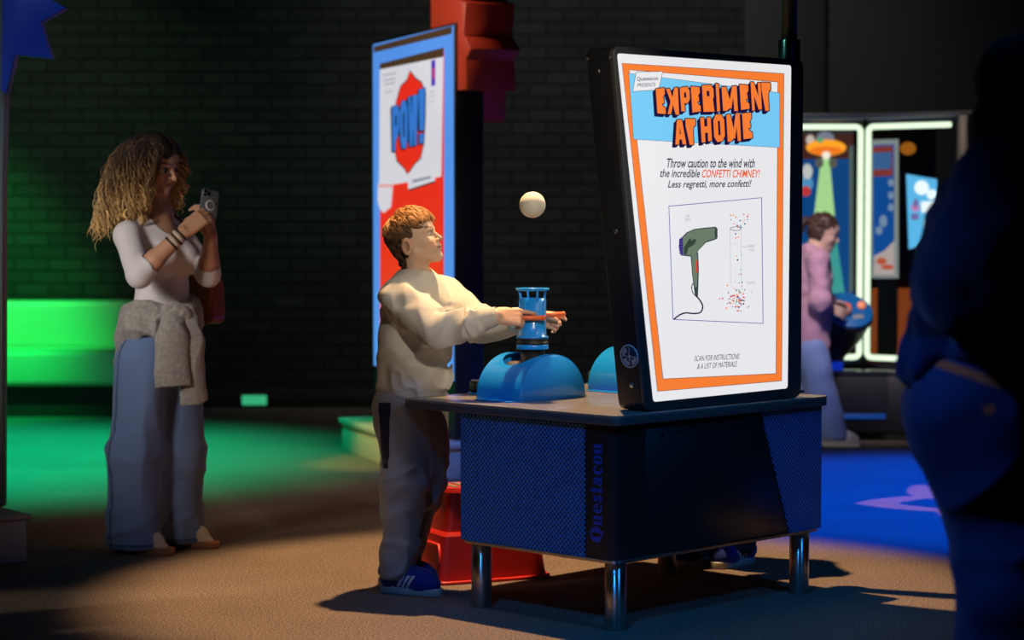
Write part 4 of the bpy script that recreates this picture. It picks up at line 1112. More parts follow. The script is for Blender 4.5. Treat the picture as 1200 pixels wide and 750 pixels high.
# ------------------------------------------------------------------ illuminated sign
GLYPH = dict(
 E=[(0,0),(1,0),(1,.22),(.38,.22),(.38,.40),(.86,.40),(.86,.61),(.38,.61),(.38,.78),(1,.78),(1,1),(0,1)],
 X=[(0,0),(.3,0),(.5,.38),(.7,0),(1,0),(.68,.5),(1,1),(.7,1),(.5,.64),(.3,1),(0,1),(.32,.5)],
 P=[(0,0),(.4,0),(.4,.34),(.74,.34),(1,.5),(1,.84),(.8,1),(0,1)], R=[(0,0),(.38,0),(.38,.32),(.6,0),(1,0),(.78,.37),(1,.54),(1,.85),(.8,1),(0,1)],
 I=[(0,0),(1,0),(1,1),(0,1)], M=[(0,0),(.24,0),(.26,.62),(.43,.10),(.57,.10),(.74,.62),(.76,0),(1,0),(1,1),(.70,1),(.5,.45),(.30,1),(0,1)],
 N=[(0,0),(.28,0),(.28,.52),(.68,0),(1,0),(1,1),(.72,1),(.72,.48),(.32,1),(0,1)], T=[(.3,0),(.7,0),(.7,.73),(1,.73),(1,1),(0,1),(0,.73),(.3,.73)],
 A=[(0,0),(.34,0),(.39,.2),(.61,.2),(.66,0),(1,0),(.72,1),(.28,1)], H=[(0,0),(.36,0),(.36,.37),(.64,.37),(.64,0),(1,0),(1,1),(.64,1),(.64,.63),(.36,.63),(.36,1),(0,1)],
 O=[(.25,0),(.75,0),(1,.2),(1,.8),(.75,1),(.25,1),(0,.8),(0,.2)], W=[(.14,0),(.42,0),(.5,.4),(.58,0),(.86,0),(1,1),(.74,1),(.68,.5),(.58,1),(.42,1),(.32,.5),(.26,1),(0,1)])
HOLE = dict(P=[(.40,.56),(.62,.56),(.62,.78),(.40,.78)], R=[(.38,.58),(.62,.58),(.62,.78),(.38,.78)], A=[(.44,.42),(.56,.42),(.5,.74)], O=[(.4,.24),(.6,.24),(.6,.76),(.4,.76)])
def comic_word(b, letters, S, y, fill, dark, shadow=(-3.2, 3.2), line=1.1, dy=.0004):
    """letters: (char, lb, rb, rt, lt) pixel quads"""
    for ch, lb, rb, rt, lt in letters:
        def mp(p, ox=0, oy=0):
            u, v = p; x = (lb[0]*(1-u)+rb[0]*u)*(1-v)+(lt[0]*(1-u)+rt[0]*u)*v; yy = (lb[1]*(1-u)+rb[1]*u)*(1-v)+(lt[1]*(1-u)+rt[1]*u)*v
            return S(x+ox, yy+oy)
        offs = [(line*math.cos(a), line*math.sin(a)) for a in np.linspace(0, 2*PI, 9)[:-1]]
        offs += [(shadow[0]*f+.6*math.cos(a), shadow[1]*f+.6*math.sin(a)) for f in (.35, .7, 1) for a in (0, PI/2, PI, 1.5*PI)]
        for k, (ox, oy) in enumerate(offs): b.flat([mp(p, ox, oy) for p in GLYPH[ch]], y-dy*(1+.02*k), dark)
        b.flat([mp(p) for p in GLYPH[ch]], y-2*dy, fill)
        if ch in HOLE: b.flat([mp(p) for p in HOLE[ch]], y-2.6*dy, dark)

def make_sign():
    S = TB.S; y0 = -.045; yb = .07
    t = thing('illuminated_sign', 'tall glowing poster sign in a black frame standing on the exhibit table', 'sign', tuple(TB.wor((.45, .01, .685))), math.radians(45.6))
    off = A(.45, .01, .685)
    class PB(MB):
        def build(s, name, m=None, parent=None, loc=None):
            s.v = [tuple(np.array(p)-off) for p in s.v] if parent is t or parent is not None else s.v
            return MB.build(s, name, m, parent, loc)
    b = PB(); fr = [(-.069, 1.830), (.905, 1.836), (.902, .6865), (.092, .6865)]
    b.prism(rounded(fr, .035, 6), y0+.014, yb, None, 'y', .006, 3); frame = b.build('frame', BLACKM, t); smooth_angle(frame, 30)
    b = PB(); b.prism(rounded(fr, .035, 6), y0, y0+.016, None, 'y', .007, 3); smooth_angle(b.build('bezel', DKGREY, t), 30)
    b = PB(); pan = [S(723, 62.5), S(926.8, 76.6), S(922.6, 455), S(765.5, 471)]; b.prism(rounded(pan, .012, 4), y0-.0015, y0+.002, None, 'y')
    panel = b.build('lit_panel', GR_W, t)
    y = y0-.0015
    b = PB()
    def Q(pts, dy, m): b.flat([S(*p) for p in pts], y-dy, m)
    def border(o, i, dy, m):
        n = len(o)
        for k in range(n): Q([o[k], o[(k+1) % n], i[(k+1) % n], i[k]], dy, m)
    oo = [(728.6, 74.4), (918.0, 86.6), (915.2, 446), (770.2, 458.3)]; ii = [(736.6, 81.6), (911.2, 95.9), (909, 438), (776.2, 444.2)]
    ex = lambda q, d: [(q[0][0]-d, q[0][1]-d), (q[1][0]+d, q[1][1]-d), (q[2][0]+d, q[2][1]+d), (q[3][0]-d, q[3][1]+d)]
    border(ex(oo, .5), oo, .0006, GR_N); border(oo, ii, .0004, GR_O); border(ii, ex(ii, -.5), .0006, GR_N)
    b.build('poster_border', None, panel)
    b = PB(); ban = [(736.5, 86), (912.8, 109), (913, 172.8), (742, 163)]; Q(ban, .0008, GR_B); border(ex(ban, .4), ban, .0009, GR_N)
    lab = [(745, 84.6), (775.7, 84), (771, 105), (741, 107)]; Q(lab, .0012, GR_W); border(ex(lab, .5), lab, .0013, GR_N)
    text_fit(b, 'Questacon', [(745.3, 95.6), (770.4, 94.6), (770.6, 89.4), (745.6, 90.2)], GR_N, S, y-.0015, .012)
    text_fit(b, 'PRESENTS', [(746, 102), (767, 101.2), (767.3, 96.9), (746.5, 97.6)], GR_N, S, y-.0015, 0)
    b.build('title_banner', None, panel)
    # title
    def row(word, xs, top, bot, jit, seed):
        rn = random.Random(seed); L = []
        n = len(word)
        for i, ch in enumerate(word):
            x0, x1 = xs[i]; f = lambda x, e: e[0]+(e[1]-e[0])*(x-xs[0][0])/(xs[-1][1]-xs[0][0])
            a, c, d = rn.uniform(-jit, jit), rn.uniform(-jit, jit), rn.uniform(-jit, jit)
            L.append((ch, (x0+2.4, f(x0, bot)+a), (x1+.3, f(x1, bot)+a+d), (x1-1.3, f(x1, top)+c), (x0+.5, f(x0, top)+c+d)))
        return L
    b = PB()
    comic_word(b, row('EXPERIMENT', [(767, 779), (779, 794.5), (795, 808), (808, 820), (821, 836), (837, 842.5), (844, 863.5), (865, 877), (878, 891.5), (890.5, 903)], (102.5, 98), (132.5, 129), 1.6, 5), S, y-.0014, GR_O, GR_N)
    comic_word(b, row('AT', [(788, 803), (801.5, 815)], (141, 139), (170, 170), 1.2, 3), S, y-.0014, GR_O, GR_N)
    comic_word(b, row('HOME', [(819, 833), (834, 848.5), (849.5, 867), (868, 880.5)], (137.5, 132), (168, 162), 1.3, 8), S, y-.0014, GR_O, GR_N)
    b.build('title_lettering', None, panel)
    b = PB()
    sh = .28; o = .012
    def line(txt, x0, x1, yl, yr, h, m=GR_N, off_=o, sh_=sh): text_fit(b, txt, [(x0, yl), (x1, yr), (x1+.0, yr-h), (x0+.0, yl-h)], m, S, y-.0008, off_, sh_)
    line('Throw caution to the wind with', 781, 884, 196.6, 196.6, 11); line('the incredible', 773, 819.5, 207.6, 208, 9.6); line('CONFETTI CHIMNEY!', 822, 890, 208.2, 208.2, 9.4, glow('poster_orange_red', srgb(238, 92, 44), .95), .015); line('Less regretti, more confetti!', 782, 880, 222.6, 221.6, 11)
    line('SCAN FOR INSTRUCTIONS', 813, 866, 423.4, 420.6, 6.4, GR_N, 0); line('& A LIST OF MATERIALS', 816.5, 863, 432.6, 429.6, 6.4, GR_N, 0)
    b.build('poster_wording', None, panel)
    # picture: hair dryer, confetti chimney
    b = PB(); box = [(783.3, 241.7), (892, 231.7), (893.7, 379), (788.2, 374.3)]; border(ex(box, .4), ex(box, -.4), .0004, GR_P)
    c6 = lambda pts: [(680+p[0]/3, 240+p[1]/3) for p in pts]
    Q(c6([(352, 118), (372, 97), (400, 85), (440, 80), (474, 77), (481, 84), (481, 117), (474, 122), (440, 133), (415, 160), (405, 178), (386, 182), (352, 178), (346, 150)]), .0004, GR_N)
    Q(c6([(355, 119), (374, 99), (401, 88), (440, 83), (472, 80), (474, 118), (438, 130), (412, 157), (402, 176), (388, 179), (356, 175), (350, 150)]), .0008, GR_G)
    Q(c6([(473, 79), (480, 86), (480, 115), (473, 120), (470, 100)]), .0010, GR_DG); Q(c6([(346, 120), (358, 112), (360, 178), (350, 174), (344, 150)]), .0010, GR_P)
    for k in range(6): Q(c6([(345, 124+9*k), (359, 120+9*k), (359, 123.5+9*k), (345, 127.5+9*k)]), .0012, GR_N)
    Q(c6([(362, 150), (382, 118), (408, 122), (398, 140), (378, 152), (372, 174), (362, 174)]), .0011, GR_DG); Q(c6([(386, 110), (410, 104), (405, 112), (388, 128)]), .0012, GR_G)
    Q(c6([(386, 178), (413, 168), (415, 230), (412, 322), (402, 322), (392, 250)]), .0006, GR_N); Q(c6([(389, 179), (410, 172), (411, 230), (409, 290), (400, 290), (394, 250)]), .0009, GR_G)
    Q(c6([(400, 290), (411, 290), (411, 320), (403, 318)]), .0010, GR_DG); Q(c6([(405, 196), (410, 196), (410, 238), (406, 238)]), .0011, GR_R)
    def stroke(pts, w, m, dy):
        for i in range(len(pts)-1):
            a, c = A(*pts[i]), A(*pts[i+1]); d = (c-a)/max(np.linalg.norm(c-a), 1e-6); n = A(-d[1], d[0])*w/2
            Q([tuple(a-n), tuple(c-n), tuple(c+n), tuple(a+n)], dy+.00001*i, m)
    def curve(P, n=8):
        out = []
        for i in range(len(P)-1):
            p0, p1, p2, p3 = A(*P[max(i-1, 0)]), A(*P[i]), A(*P[i+1]), A(*P[min(i+2, len(P)-1)])
            for k in range(n):
                u = k/n; out.append(tuple(.5*((2*p1)+(-p0+p2)*u+(2*p0-5*p1+4*p2-p3)*u*u+(-p0+3*p1-3*p2+p3)*u**3)))
        return out+[P[-1]]
    stroke(c6(curve([(405, 320), (420, 338), (428, 358), (420, 378), (396, 382), (368, 380), (345, 388), (326, 403)])), 1.7, GR_N, .0012)
    stroke(c6(curve([(394, 275), (389, 292), (394, 310), (404, 320)])), 1., GR_N, .0012)
    for tx, q in (('HAIR', (803, 255, 807.6)), ('DRYER', (802, 259.5, 808.5)), ('PAPER', (875.5, 290.5, 884)), ('TUBE', (877, 295, 883)), ('CONFETTI', (873.5, 333.5, 885))):
        text_fit(b, tx, [(q[0], q[1]), (q[2], q[1]-.5), (q[2], q[1]-3.8), (q[0], q[1]-3.3)], GR_L, S, y-.0008, 0)
    stroke([(869, 288.5), (875, 290)], .5, GR_L, .0012); stroke([(867.5, 268), (868.6, 340)], .35, GR_L, .0008); stroke([(855, 268), (855.6, 335)], .35, GR_L, .0008)
    for k in range(14):
        a = 2*PI*k/14; a2 = 2*PI*(k+1)/14; stroke([(861.5+6.5*math.cos(a), 268+2.2*math.sin(a)), (861.5+6.5*math.cos(a2), 268+2.2*math.sin(a2))], .6, GR_N, .0009)
    b.build('hair_dryer_picture', None, panel)
    b = PB(); rn = random.Random(2); cm = [GR_P, GR_R, GR_K, GR_T, GR_N, GR_O]
    spots = []
    for k in range(22): spots.append((rn.uniform(855, 869), rn.uniform(250, 340)))
    for k in range(16): spots.append((rn.uniform(857, 877), rn.uniform(248, 268)))
    for k in range(75): spots.append((rn.gauss(861, 6.5), rn.gauss(351, 6.5)))
    for k in range(12): spots.append((rn.uniform(848, 878), rn.uniform(330, 366)))
    for x, yy in spots:
        r = rn.uniform(.55, 1.05); m = rn.choice(cm); Q([(x+r*math.cos(2*PI*k/7), yy+r*math.sin(2*PI*k/7)) for k in range(7)], .0014, m)
    b.build('confetti_picture', None, panel)
    # side: screws and round badge, set into the slanted left side
    e = A(*fr[3])-A(*fr[0]); L = np.linalg.norm(e); e /= L; nrm = A(e[1], -e[0]); nrm = nrm if nrm[0] < 0 else -nrm
    def side(px, py):
        # intersection with the slanted side plane, found by trying depths
        best = None
        for yy in np.linspace(y0, yb, 60):
            x, z = TB.S(px, py, yy); d = abs((A(x, z)-A(*fr[0])) @ nrm)
            if best is None or d < best[0]: best = (d, x, yy, z)
        return A(best[1], best[2], best[3])
    n3 = A(nrm[0], 0, nrm[1])
    for p in ((688, 69), (715, 68), (701, 84), (721.5, 271), (740.5, 451.5)):
        sb = PB(); screw(sb, side(*p)+n3*.001, n3, .0085 if p[0] != 688 and p[0] != 715 else .005); sb.build('screw', None, frame)
    q = side(738, 417.3); R = Vector((0, 0, 1)).rotation_difference(Vector(n3)).to_matrix().to_4x4(); T = Matrix.Translation(Vector(q+n3*.001)) @ R
    b = PB(); WH = mat('badge_silver', (.55, .55, .60), .4, .3); DKB = mat('badge_dark', (.03, .03, .05), .4)
    b.lathe([(0, .0005), (.0355, .0005), (.0355, -.002)], DKB, 40, T); b.lathe([(.0335, .0005), (.0335, .0025), (.0375, .0025), (.0375, -.002)], WH, 40, T, True, False)
    for k in range(4):
        a0 = k*PI/2+.35
        vs = []; n = 10
        for i in range(n+1):
            a = a0+1.05*i/n; r1 = .030; r0 = .012+.008*abs(math.sin(3*i/n))
            vs += [(r1*math.cos(a), r1*math.sin(a), .0013), (r0*math.cos(a+.25), r0*math.sin(a+.25), .0013)]
        fs = [[2*i, 2*i+2, 2*i+3, 2*i+1] for i in range(n)]
        if k != 3: b.add(vs, fs, WH, False, T)
        b.tube([T @ Vector((.006*math.cos(a0), .006*math.sin(a0), .0013)), T @ Vector((.02*math.cos(a0-.5), .02*math.sin(a0-.5), .0013)), T @ Vector((.029*math.cos(a0-.3), .029*math.sin(a0-.3), .0013))], .0016, WH, 6)
    b.sphere((0, 0, .001), (.006, .006, .002), WH, 14, 8, T)
    b.build('round_badge', None, frame)
    # a dark foot bar that bolts the sign to the table
    b = PB(); b.box((.12, .0, .685), (.88, .05, .6895), DKGREY); b.build('mounting_bar', None, t)
    return t

# ------------------------------------------------------------------ air blowers, knobs, ball, pole
def make_blower(c, label, angle=0., hrot=0.):
    t = thing('air_blower', label, 'air blower', tuple(TB.wor((c[0], c[1], .685))), math.radians(45.6)+angle)
    r, d0, d1, H = .157, -.095, .108, .150
    # shell: half barrel with a round hole on top, made as thick sheet
    b = MB(); n = 40; m_ = 18; th = .004; hr = .052
    def hole(x, y): return math.hypot(x, y) < hr
    arc = [(r*math.cos(PI*i/n), .012+(H-.012)*math.sin(PI*i/n)) for i in range(n+1)]
    bmx = bmesh.new(); Y = np.linspace(d0, d1, m_+1)
    gridv = [[bmx.verts.new((x, yy, z)) for yy in Y] for x, z in arc]
    foot = [[bmx.verts.new((s*r, yy, .0)) for yy in Y] for s in (1, -1)]
    for i in range(n):
        for j in range(m_): bmx.faces.new([gridv[i][j], gridv[i+1][j], gridv[i+1][j+1], gridv[i][j+1]])
    for j in range(m_):
        bmx.faces.new([foot[0][j], gridv[0][j], gridv[0][j+1], foot[0][j+1]]); bmx.faces.new([gridv[n][j], foot[1][j], foot[1][j+1], gridv[n][j+1]])
    # cut the hole: scallop towards the far side of the pipe, where the sheet is open
    dl = [f for f in bmx.faces if math.hypot(f.calc_center_median().x+.030, (f.calc_center_median().y-.005)*1.0) < .075 and f.calc_center_median().z > .08]
    bmesh.ops.delete(bmx, geom=dl, context='FACES')
    for v in bmx.verts:
        if any(e.is_boundary for e in v.link_edges) and v.co.z > .06 and d0+.001 < v.co.y < d1-.001:
            p = Vector((v.co.x+.030, v.co.y-.005)); p = p.normalized()*.075; v.co.x = p.x-.030; v.co.y = p.y+.005
            v.co.z = .012+(H-.012)*math.sqrt(max(0, 1-(v.co.x/r)**2))
    bmesh.ops.solidify(bmx, geom=bmx.faces[:], thickness=th)
    b.bm(bmx, BLUE, True); o = b.build('housing', BLUE, t); smooth_angle(o, 40)
    face = [(p[0], p[1]) for p in arc]+[(-r, 0), (r, 0)]
    for yy in (d0, d1-.003):
        b = MB(); b.prism(face, yy-.0015, yy+.003, None, 'y', .001, 1); e = b.build('end_plate', BLUE_D, t)
    b = MB(); b.box((-r-.035, d0+.02, 0), (r+.035, d1-.02, .004), BLUE, .0015); b.box((-r+.006, d0+.006, .002), (r-.006, d1-.006, .010), mat('inner_wood', (.42, .27, .15), .6)); b.build('base_flange', None, t)
    # inner lining seen through the opening
    b = MB(); b.lathe([(.060, .012), (.066, .10), (.064, .125)], mat('inner_tan', (.80, .56, .32), .6), 36, Matrix.Translation((-.028, .004, 0)), True, False); b.build('inner_lining', None, t)
    b = MB(); b.lathe([(.041, .03), (.041, .168)], mat('black_pipe', (.014, .013, .012), .35), 36); b.build('pipe', None, t)
    z = lambda v: v-.685
    nz = MB()
    nz.lathe([(.041, z(.853)), (.053, z(.853)), (.0545, z(.8545)), (.0545, z(.867)), (.053, z(.869)), (.041, z(.869))], BLUE_D, 44); nz.build('clamp_ring', None, t)
    nz = MB(); nz.lathe([(.041, z(.869)), (.053, z(.870)), (.0545, z(.873)), (.0545, z(.878)), (.050, z(.880)), (.050, z(.884)), (.054, z(.886)), (.054, z(.890)), (.041, z(.892))], mat('black_rubber', (.012, .012, .012), .5), 44); nz.build('rubber_collar', None, t)
    nz = MB(); nz.lathe([(.041, z(.891)), (.0545, z(.891)), (.0545, z(.897)), (.0475, z(.899)), (.0468, z(.934)), (.0455, z(.937)), (.0450, z(1.026)), (.041, z(1.027)), (.041, z(.90))], BLUE_D, 44)
    for k in range(8): nz.cyl((.0455*math.cos(k*PI/4+.2), .0455*math.sin(k*PI/4+.2), z(.900)), (.0455*math.cos(k*PI/4+.2), .0455*math.sin(k*PI/4+.2), z(1.022)), .0022, BLUE_D, 8)
    cup = nz.build('nozzle', None, t)
    nz = MB(); nz.lathe([(.040, z(1.052)), (.040, z(1.058)), (.0565, z(1.061)), (.0575, z(1.058)), (.0565, z(1.054)), (.045, z(1.051)), (.040, z(1.052))], BLUE_D, 44, None, True, False); nz.build('top_ring', None, cup)
    for k in range(4):
        a = k*PI/2+.78-angle*0+.35; nz = MB(); nz.tube([(.043*math.cos(a), .043*math.sin(a), z(1.020)), (.044*math.cos(a), .044*math.sin(a), z(1.035)), (.049*math.cos(a), .049*math.sin(a), z(1.055))], .004, BLUE_D, 8); nz.build('strut', None, cup)
    # two orange grab handles, in world-aligned directions across the nozzle
    inv = Matrix.Rotation(hrot-math.radians(45.6)-angle, 4, 'Z')
    for a, c2, name in (((-.066, -.060, z(.962)), (.036, -.060, z(.962)), 0), ((.010, .058, z(.966)), (.105, .052, z(.970)), 1)):
        h = MB(); h.cyl(a, c2, .0085, ORANGE, 18, None, inv); h.sphere(c2, .0095, ORANGE, 16, 10, inv); h.sphere(a, .0095, ORANGE, 16, 10, inv)
        mx_ = tuple((np.array(a)*.25+np.array(c2)*.75) if name == 0 else (np.array(a)*.85+np.array(c2)*.15)); h.cyl(mx_, (mx_[0]*.7, mx_[1]*.6, mx_[2]), .006, ORANGE, 10, None, inv); h.build('handle', None, cup)
    return t

def make_knob(p, tb):
    t = MB().lathe([(.040, 0), (.040, .004), (.034, .005)], BLUE, 32).build('control_knob', None, tb, (p[0], p[1], .685))
    b = MB(); pr = [(.034, .004), (.034, .040), (.031, .045), (0, .045)]; b.lathe(pr, mat('knob_black', (.01, .01, .01), .3), 32)
    for k in range(12): a = 2*PI*k/12; b.cyl((.0335*math.cos(a), .0335*math.sin(a), .006), (.0335*math.cos(a), .0335*math.sin(a), .040), .003, mat('knob_black'), 8)
    b.build('grip', None, t)
    b = MB(); b.lathe([(.030, .0445), (.030, .0475), (.026, .0485), (0, .0485)], mat('knob_cap', (.45, .40, .38), .25, .8), 32); b.build('cap', None, t)

def make_stool():
    o = A(-.262, 7.775, 0); th = math.atan2(.42, .907)
    t = thing('step_stool', 'red plastic two-step stool behind the left steel leg of the table', 'step stool', tuple(o), th)
    z1, z2 = .180, .335
    b = MB(); out = lambda x0, y0, x1, y1, r: rounded([(x0, y0), (x1, y0), (x1, y1), (x0, y1)], r, 5)
    def tier(b, a, c, za, zb, r, m):
        A_ = out(*a, r); B_ = out(*c, r*.8); n = len(A_); vs = [(p[0], p[1], za) for p in A_]+[(p[0], p[1], zb) for p in B_]
        b.add(vs, [[i, (i+1) % n, n+(i+1) % n, n+i] for i in range(n)]+[list(range(n, 2*n))], m, True)
    tier(b, (.012, .012, .448, .41), (.04, .035, .42, .39), .004, z1-.012, .05, REDP)
    tier(b, (.04, .035, .42, .39), (.048, .043, .412, .382), z1-.012, z1, .05, REDP)
    # recessed panels on the sides
    for (xa, xb) in ((.10, .36),):
        pass
    lo = b.build('lower_step', REDP, t); smooth_angle(lo, 40)
    b = MB(); o2 = out(0, 0, .46, .42, .055); b.prism(o2, 0, .012, None, 'z', .004, 2); b.build('base_rim', REDP, t)
    b = MB(); tier(b, (.052, .048, .408, .26), (.075, .065, .385, .245), z1-.004, z2-.016, .045, REDP); tier(b, (.070, .060, .390, .250), (.076, .066, .384, .244), z2-.016, z2, .045, REDP)
    up = b.build('upper_step', REDP, t); smooth_angle(up, 40)
    b = MB()
    for k in range(6): b.box((.10+.045*k, .09, z2-.0005), (.125+.045*k, .22, z2+.003), mat('tread_grey', (.20, .16, .13), .9), .001)
    b.build('tread_strips', None, up)
    b = MB(); b.box((.08, .285, z1-.0005), (.38, .375, z1+.003), mat('tread_grey'), .001); b.build('tread', None, lo)
    # raised corner ribs on the left side of the lower step
    b = MB()
    def sidept(y, z): 
        f = z/(z1-.012); return (.012+.028*f-.002, .012+.0+y*(.398-.045*f)+.023*f, z)
    pts = [sidept(.05, .012), sidept(.05, .10), sidept(.10, .135), sidept(.75, .135), sidept(.82, .12), sidept(.85, .012)]
    b.tube(pts, .006, REDP, 8); b.build('side_rib', REDP, lo)
    return t

# ------------------------------------------------------------------ POW kiosk
PK = (at(438, 150, 12.3), at(530, 150, 11.1))
PKth = math.atan2(PK[1][1]-PK[0][1], PK[1][0]-PK[0][0])
PP = Plane(PK[0][:2], PKth, 0.)
def make_kiosk():
    S = PP.S; y0 = 0.
    t = thing('sign_kiosk', 'tall comic sign kiosk with glowing red and white panel behind the boy', 'sign', tuple(PP.o), PKth)
    W = S(531, 200)[0]; zt = .5*(S(438, 52)[1]+S(531, 30)[1]); zl = .48
    b = MB(); b.box((-.012, .004, .183), (W+.012, .16, zt+.015), None, .01); b.build('case', mat('kiosk_black', (.008, .008, .010), .5), t)
    BLB = glow('kiosk_blue', srgb(92, 158, 250), .8); REDG = glow('kiosk_red', srgb(246, 46, 30), .85); WHG = glow('kiosk_white', srgb(226, 224, 232), .85); BRN = glow('kiosk_brown', srgb(80, 56, 36), .8); NAV = glow('kiosk_navy', srgb(24, 20, 40), .6); PUR = glow('kiosk_purple', srgb(80, 40, 190), .8); GRY = glow('kiosk_grey', srgb(150, 150, 165), .8); BLT = glow('kiosk_letter_blue', srgb(60, 130, 225), .8)
    b = MB(); b.box((0, -.004, zl), (W, .006, zt), BLB); scr = b.build('lit_panel', None, t)
    y = -.0045; b = MB()
    def Q(pts, dy, m): b.flat([S(*p) for p in pts], y-dy, m)
    Q([(439, 54.5), (531, 30.5), (530.5, 39.6), (439.3, 61.6)], .001, BRN)
    Q([(446.4, 74.8), (521.5, 55.7), (521.5, 420), (446.4, 420)], .001, REDG)
    Q([(446.4, 74.8), (521.5, 55.7), (521, 66.5), (446.4, 81.5)], .002, BRN)
    Q([(446.4, 81.5), (521, 66.5), (518.5, 207), (445.5, 219)], .002, WHG)
    b.build('panel_ground', None, scr)
    b = MB(); rn = random.Random(1)
    burst = [(482, 84), (489, 93), (495, 97), (500, 110), (499.5, 140), (498, 168), (494, 185), (487, 192), (479.5, 204), (475, 196), (467, 188), (464.5, 176), (465, 150), (466, 120), (471, 102), (478, 95)]
    Q([(x+(x-482)*.05, yy+(yy-144)*.03) for x, yy in burst], .0026, NAV); Q(burst, .003, REDG)
    Q([(507, 71), (511.8, 70), (511.6, 100), (507, 101)], .003, PUR); Q([(508.6, 80), (510.4, 79.7), (510.3, 92), (508.6, 92.4)], .0034, REDG)
    for (x0, x1, ya, h) in ((450, 466, 88, 1.2), (451, 465, 94, 1.2), (452, 464.5, 98.5, 1.2), (452, 462, 108, 1), (505, 511, 108, .8), (504.5, 511, 113, .8), (504.5, 510, 119, .8), (491, 497, 186, 1.)):
        Q([(x0, ya), (x1, ya-(x1-x0)*.2), (x1, ya-(x1-x0)*.2+h), (x0, ya+h)], .003, GRY)
    Q([(450, 104), (467, 100), (466.5, 116), (450, 121)], .0028, WHG)
    Q([(479.5, 203), (511.5, 197), (511.3, 212), (480, 222)], .0034, WHG); Q([(480, 222), (511.3, 212), (511.3, 214), (480, 224)], .0036, NAV); Q([(485, 211), (507, 206), (507, 209), (485, 214.5)], .004, GRY)
    Q([(444.5, 214), (462, 213), (461, 228), (459.5, 243), (455, 246), (451.5, 249.5), (447, 246), (444, 236), (445, 226)], .003, WHG)
    for k in range(5): Q([(446+4*k, 216.5), (448.5+4*k, 216), (448+4*k, 219), (446.5+4*k, 220)], .0036, REDG)
    b.build('printed_picture', None, scr)
    b = MB()
    def lets(quads): return quads
    L = [('P', (462, 177), (470, 177), (470, 123), (461, 125)), ('O', (471, 174.5), (479.5, 173.5), (479.5, 117), (470.5, 119)), ('W', (480.5, 172), (491.5, 170), (492, 110.5), (480, 113.5))]
    comic_word(b, L, S, y-.003, BLT, NAV, (-1.2, 1.5), .8, .0006)
    L = [('I', (493.5, 153), (499, 152.5), (500, 103), (492.5, 105)), ('I', (493.5, 168.5), (498.5, 167), (498.8, 156), (493.3, 157))]
    comic_word(b, L, S, y-.003, BLT, NAV, (-1.2, 1.5), .8, .0006)
    b.build('comic_lettering', None, scr)
    # red starburst standing up behind the panel
    SP = lambda px, py: S(px, py, .02)
    right = [(546, 3), (543, 41), (552, 57), (545.5, 70), (547, 105), (536, 106), (535, 141), (528, 143)]
    R_ = [SP(*p) for p in right]
    xl = SP(505, 20)[0]; zt2 = R_[0][1]
    up = [(R_[0][0]-.10, zt2+.02), (R_[0][0]+.12, zt2+.30), (R_[0][0]-.22, zt2+.26), (xl+.10, zt2+.5), (xl+.02, zt2+.25), (xl-.16, zt2+.2)]
    pts = [(xl, zt-.3), (R_[-1][0]-.05, R_[-1][1])]+R_[::-1]+up+[(xl, zt2+.05)]
    b = MB(); b.prism(pts, .02, .28, None, 'y', .002, 1); sb = b.build('starburst_board', mat('starburst_red', (.60, .05, .018), .5), t)
    b = MB(); b.box((.10, .05, .183), (W-.1, .14, .5)); b.build('stand', mat('kiosk_black'), t)
    # plinth
    c0 = G(397, 527); c1 = G(491, 564); ang = math.atan2(c1[1]-c0[1], c1[0]-c0[0]); L_ = np.linalg.norm(c1-c0)
    p = thing('plinth', 'low pale plinth under the comic sign kiosk, lit yellow and blue', 'plinth', tuple(c0), ang)
    b = MB(); b.box((.015, .015, 0), (L_-.015, 1.1, .15), mat('plinth_grey', (.50, .47, .40), .55), .004); b.build('body', None, p)
    b = MB(); b.box((0, 0, .15), (L_, 1.12, .182), mat('plinth_grey'), .006); b.build('top_board', None, p)
    return t

def make_left_exhibit():
    c = G(36, 657.5)
    p = thing('plinth', 'low grey plinth at the left edge, below the blue starburst sign', 'plinth', (c[0], c[1], 0), math.radians(37))
    m = mat('plinth_dark', (.42, .40, .37), .6)
    b = MB(); b.box((-1.25, .0, 0), (-.015, .95, .160), m, .004); b.build('body', None, p)
    b = MB(); b.box((-1.27, -.012, .160), (.0, .97, .180), mat('plinth_top', (.30, .30, .29), .5), .006); b.build('top_board', None, p)
    Y = 8.52
    ox = at(3.5, 100, Y)[0]
    t = thing('sign_kiosk', 'tall panel at the left edge carrying a blue starburst', 'sign', (ox-.62, Y, .180), 0)
    X = lambda px, py: tuple(at(px, py, Y)[[0, 2]]-A(ox-.62, .180))
    b = MB(); e = X(8, 0)
    b.prism([(-.05, .0), (X(0.5, 500)[0], 0), (X(2.2, 215)[0], X(0, 215)[1]), (X(7.5, 0)[0], X(0, 0)[1]), (X(8.5, -40)[0], X(0, -40)[1]), (-.05, X(0, -40)[1])], .02, .10, None, 'y', .006, 2)
    b.build('panel', mat('panel_slate', (.10, .13, .14), .5), t)
    b = MB(); pts = [X(8.5, -30), X(11, 0)] ; star = [(4.5, 106), (10.5, 111.5), (20.5, 65), (64, 70), (50, 27.5), (79.5, 10.5), (60, -1), (72, -40), (30, -30), (8, -60)]
    b.prism([X(*q) for q in star], -.05, .02, None, 'y', .002, 1); b.build('starburst_board', mat('starburst_blue', (.006, .055, .50), .5), t)

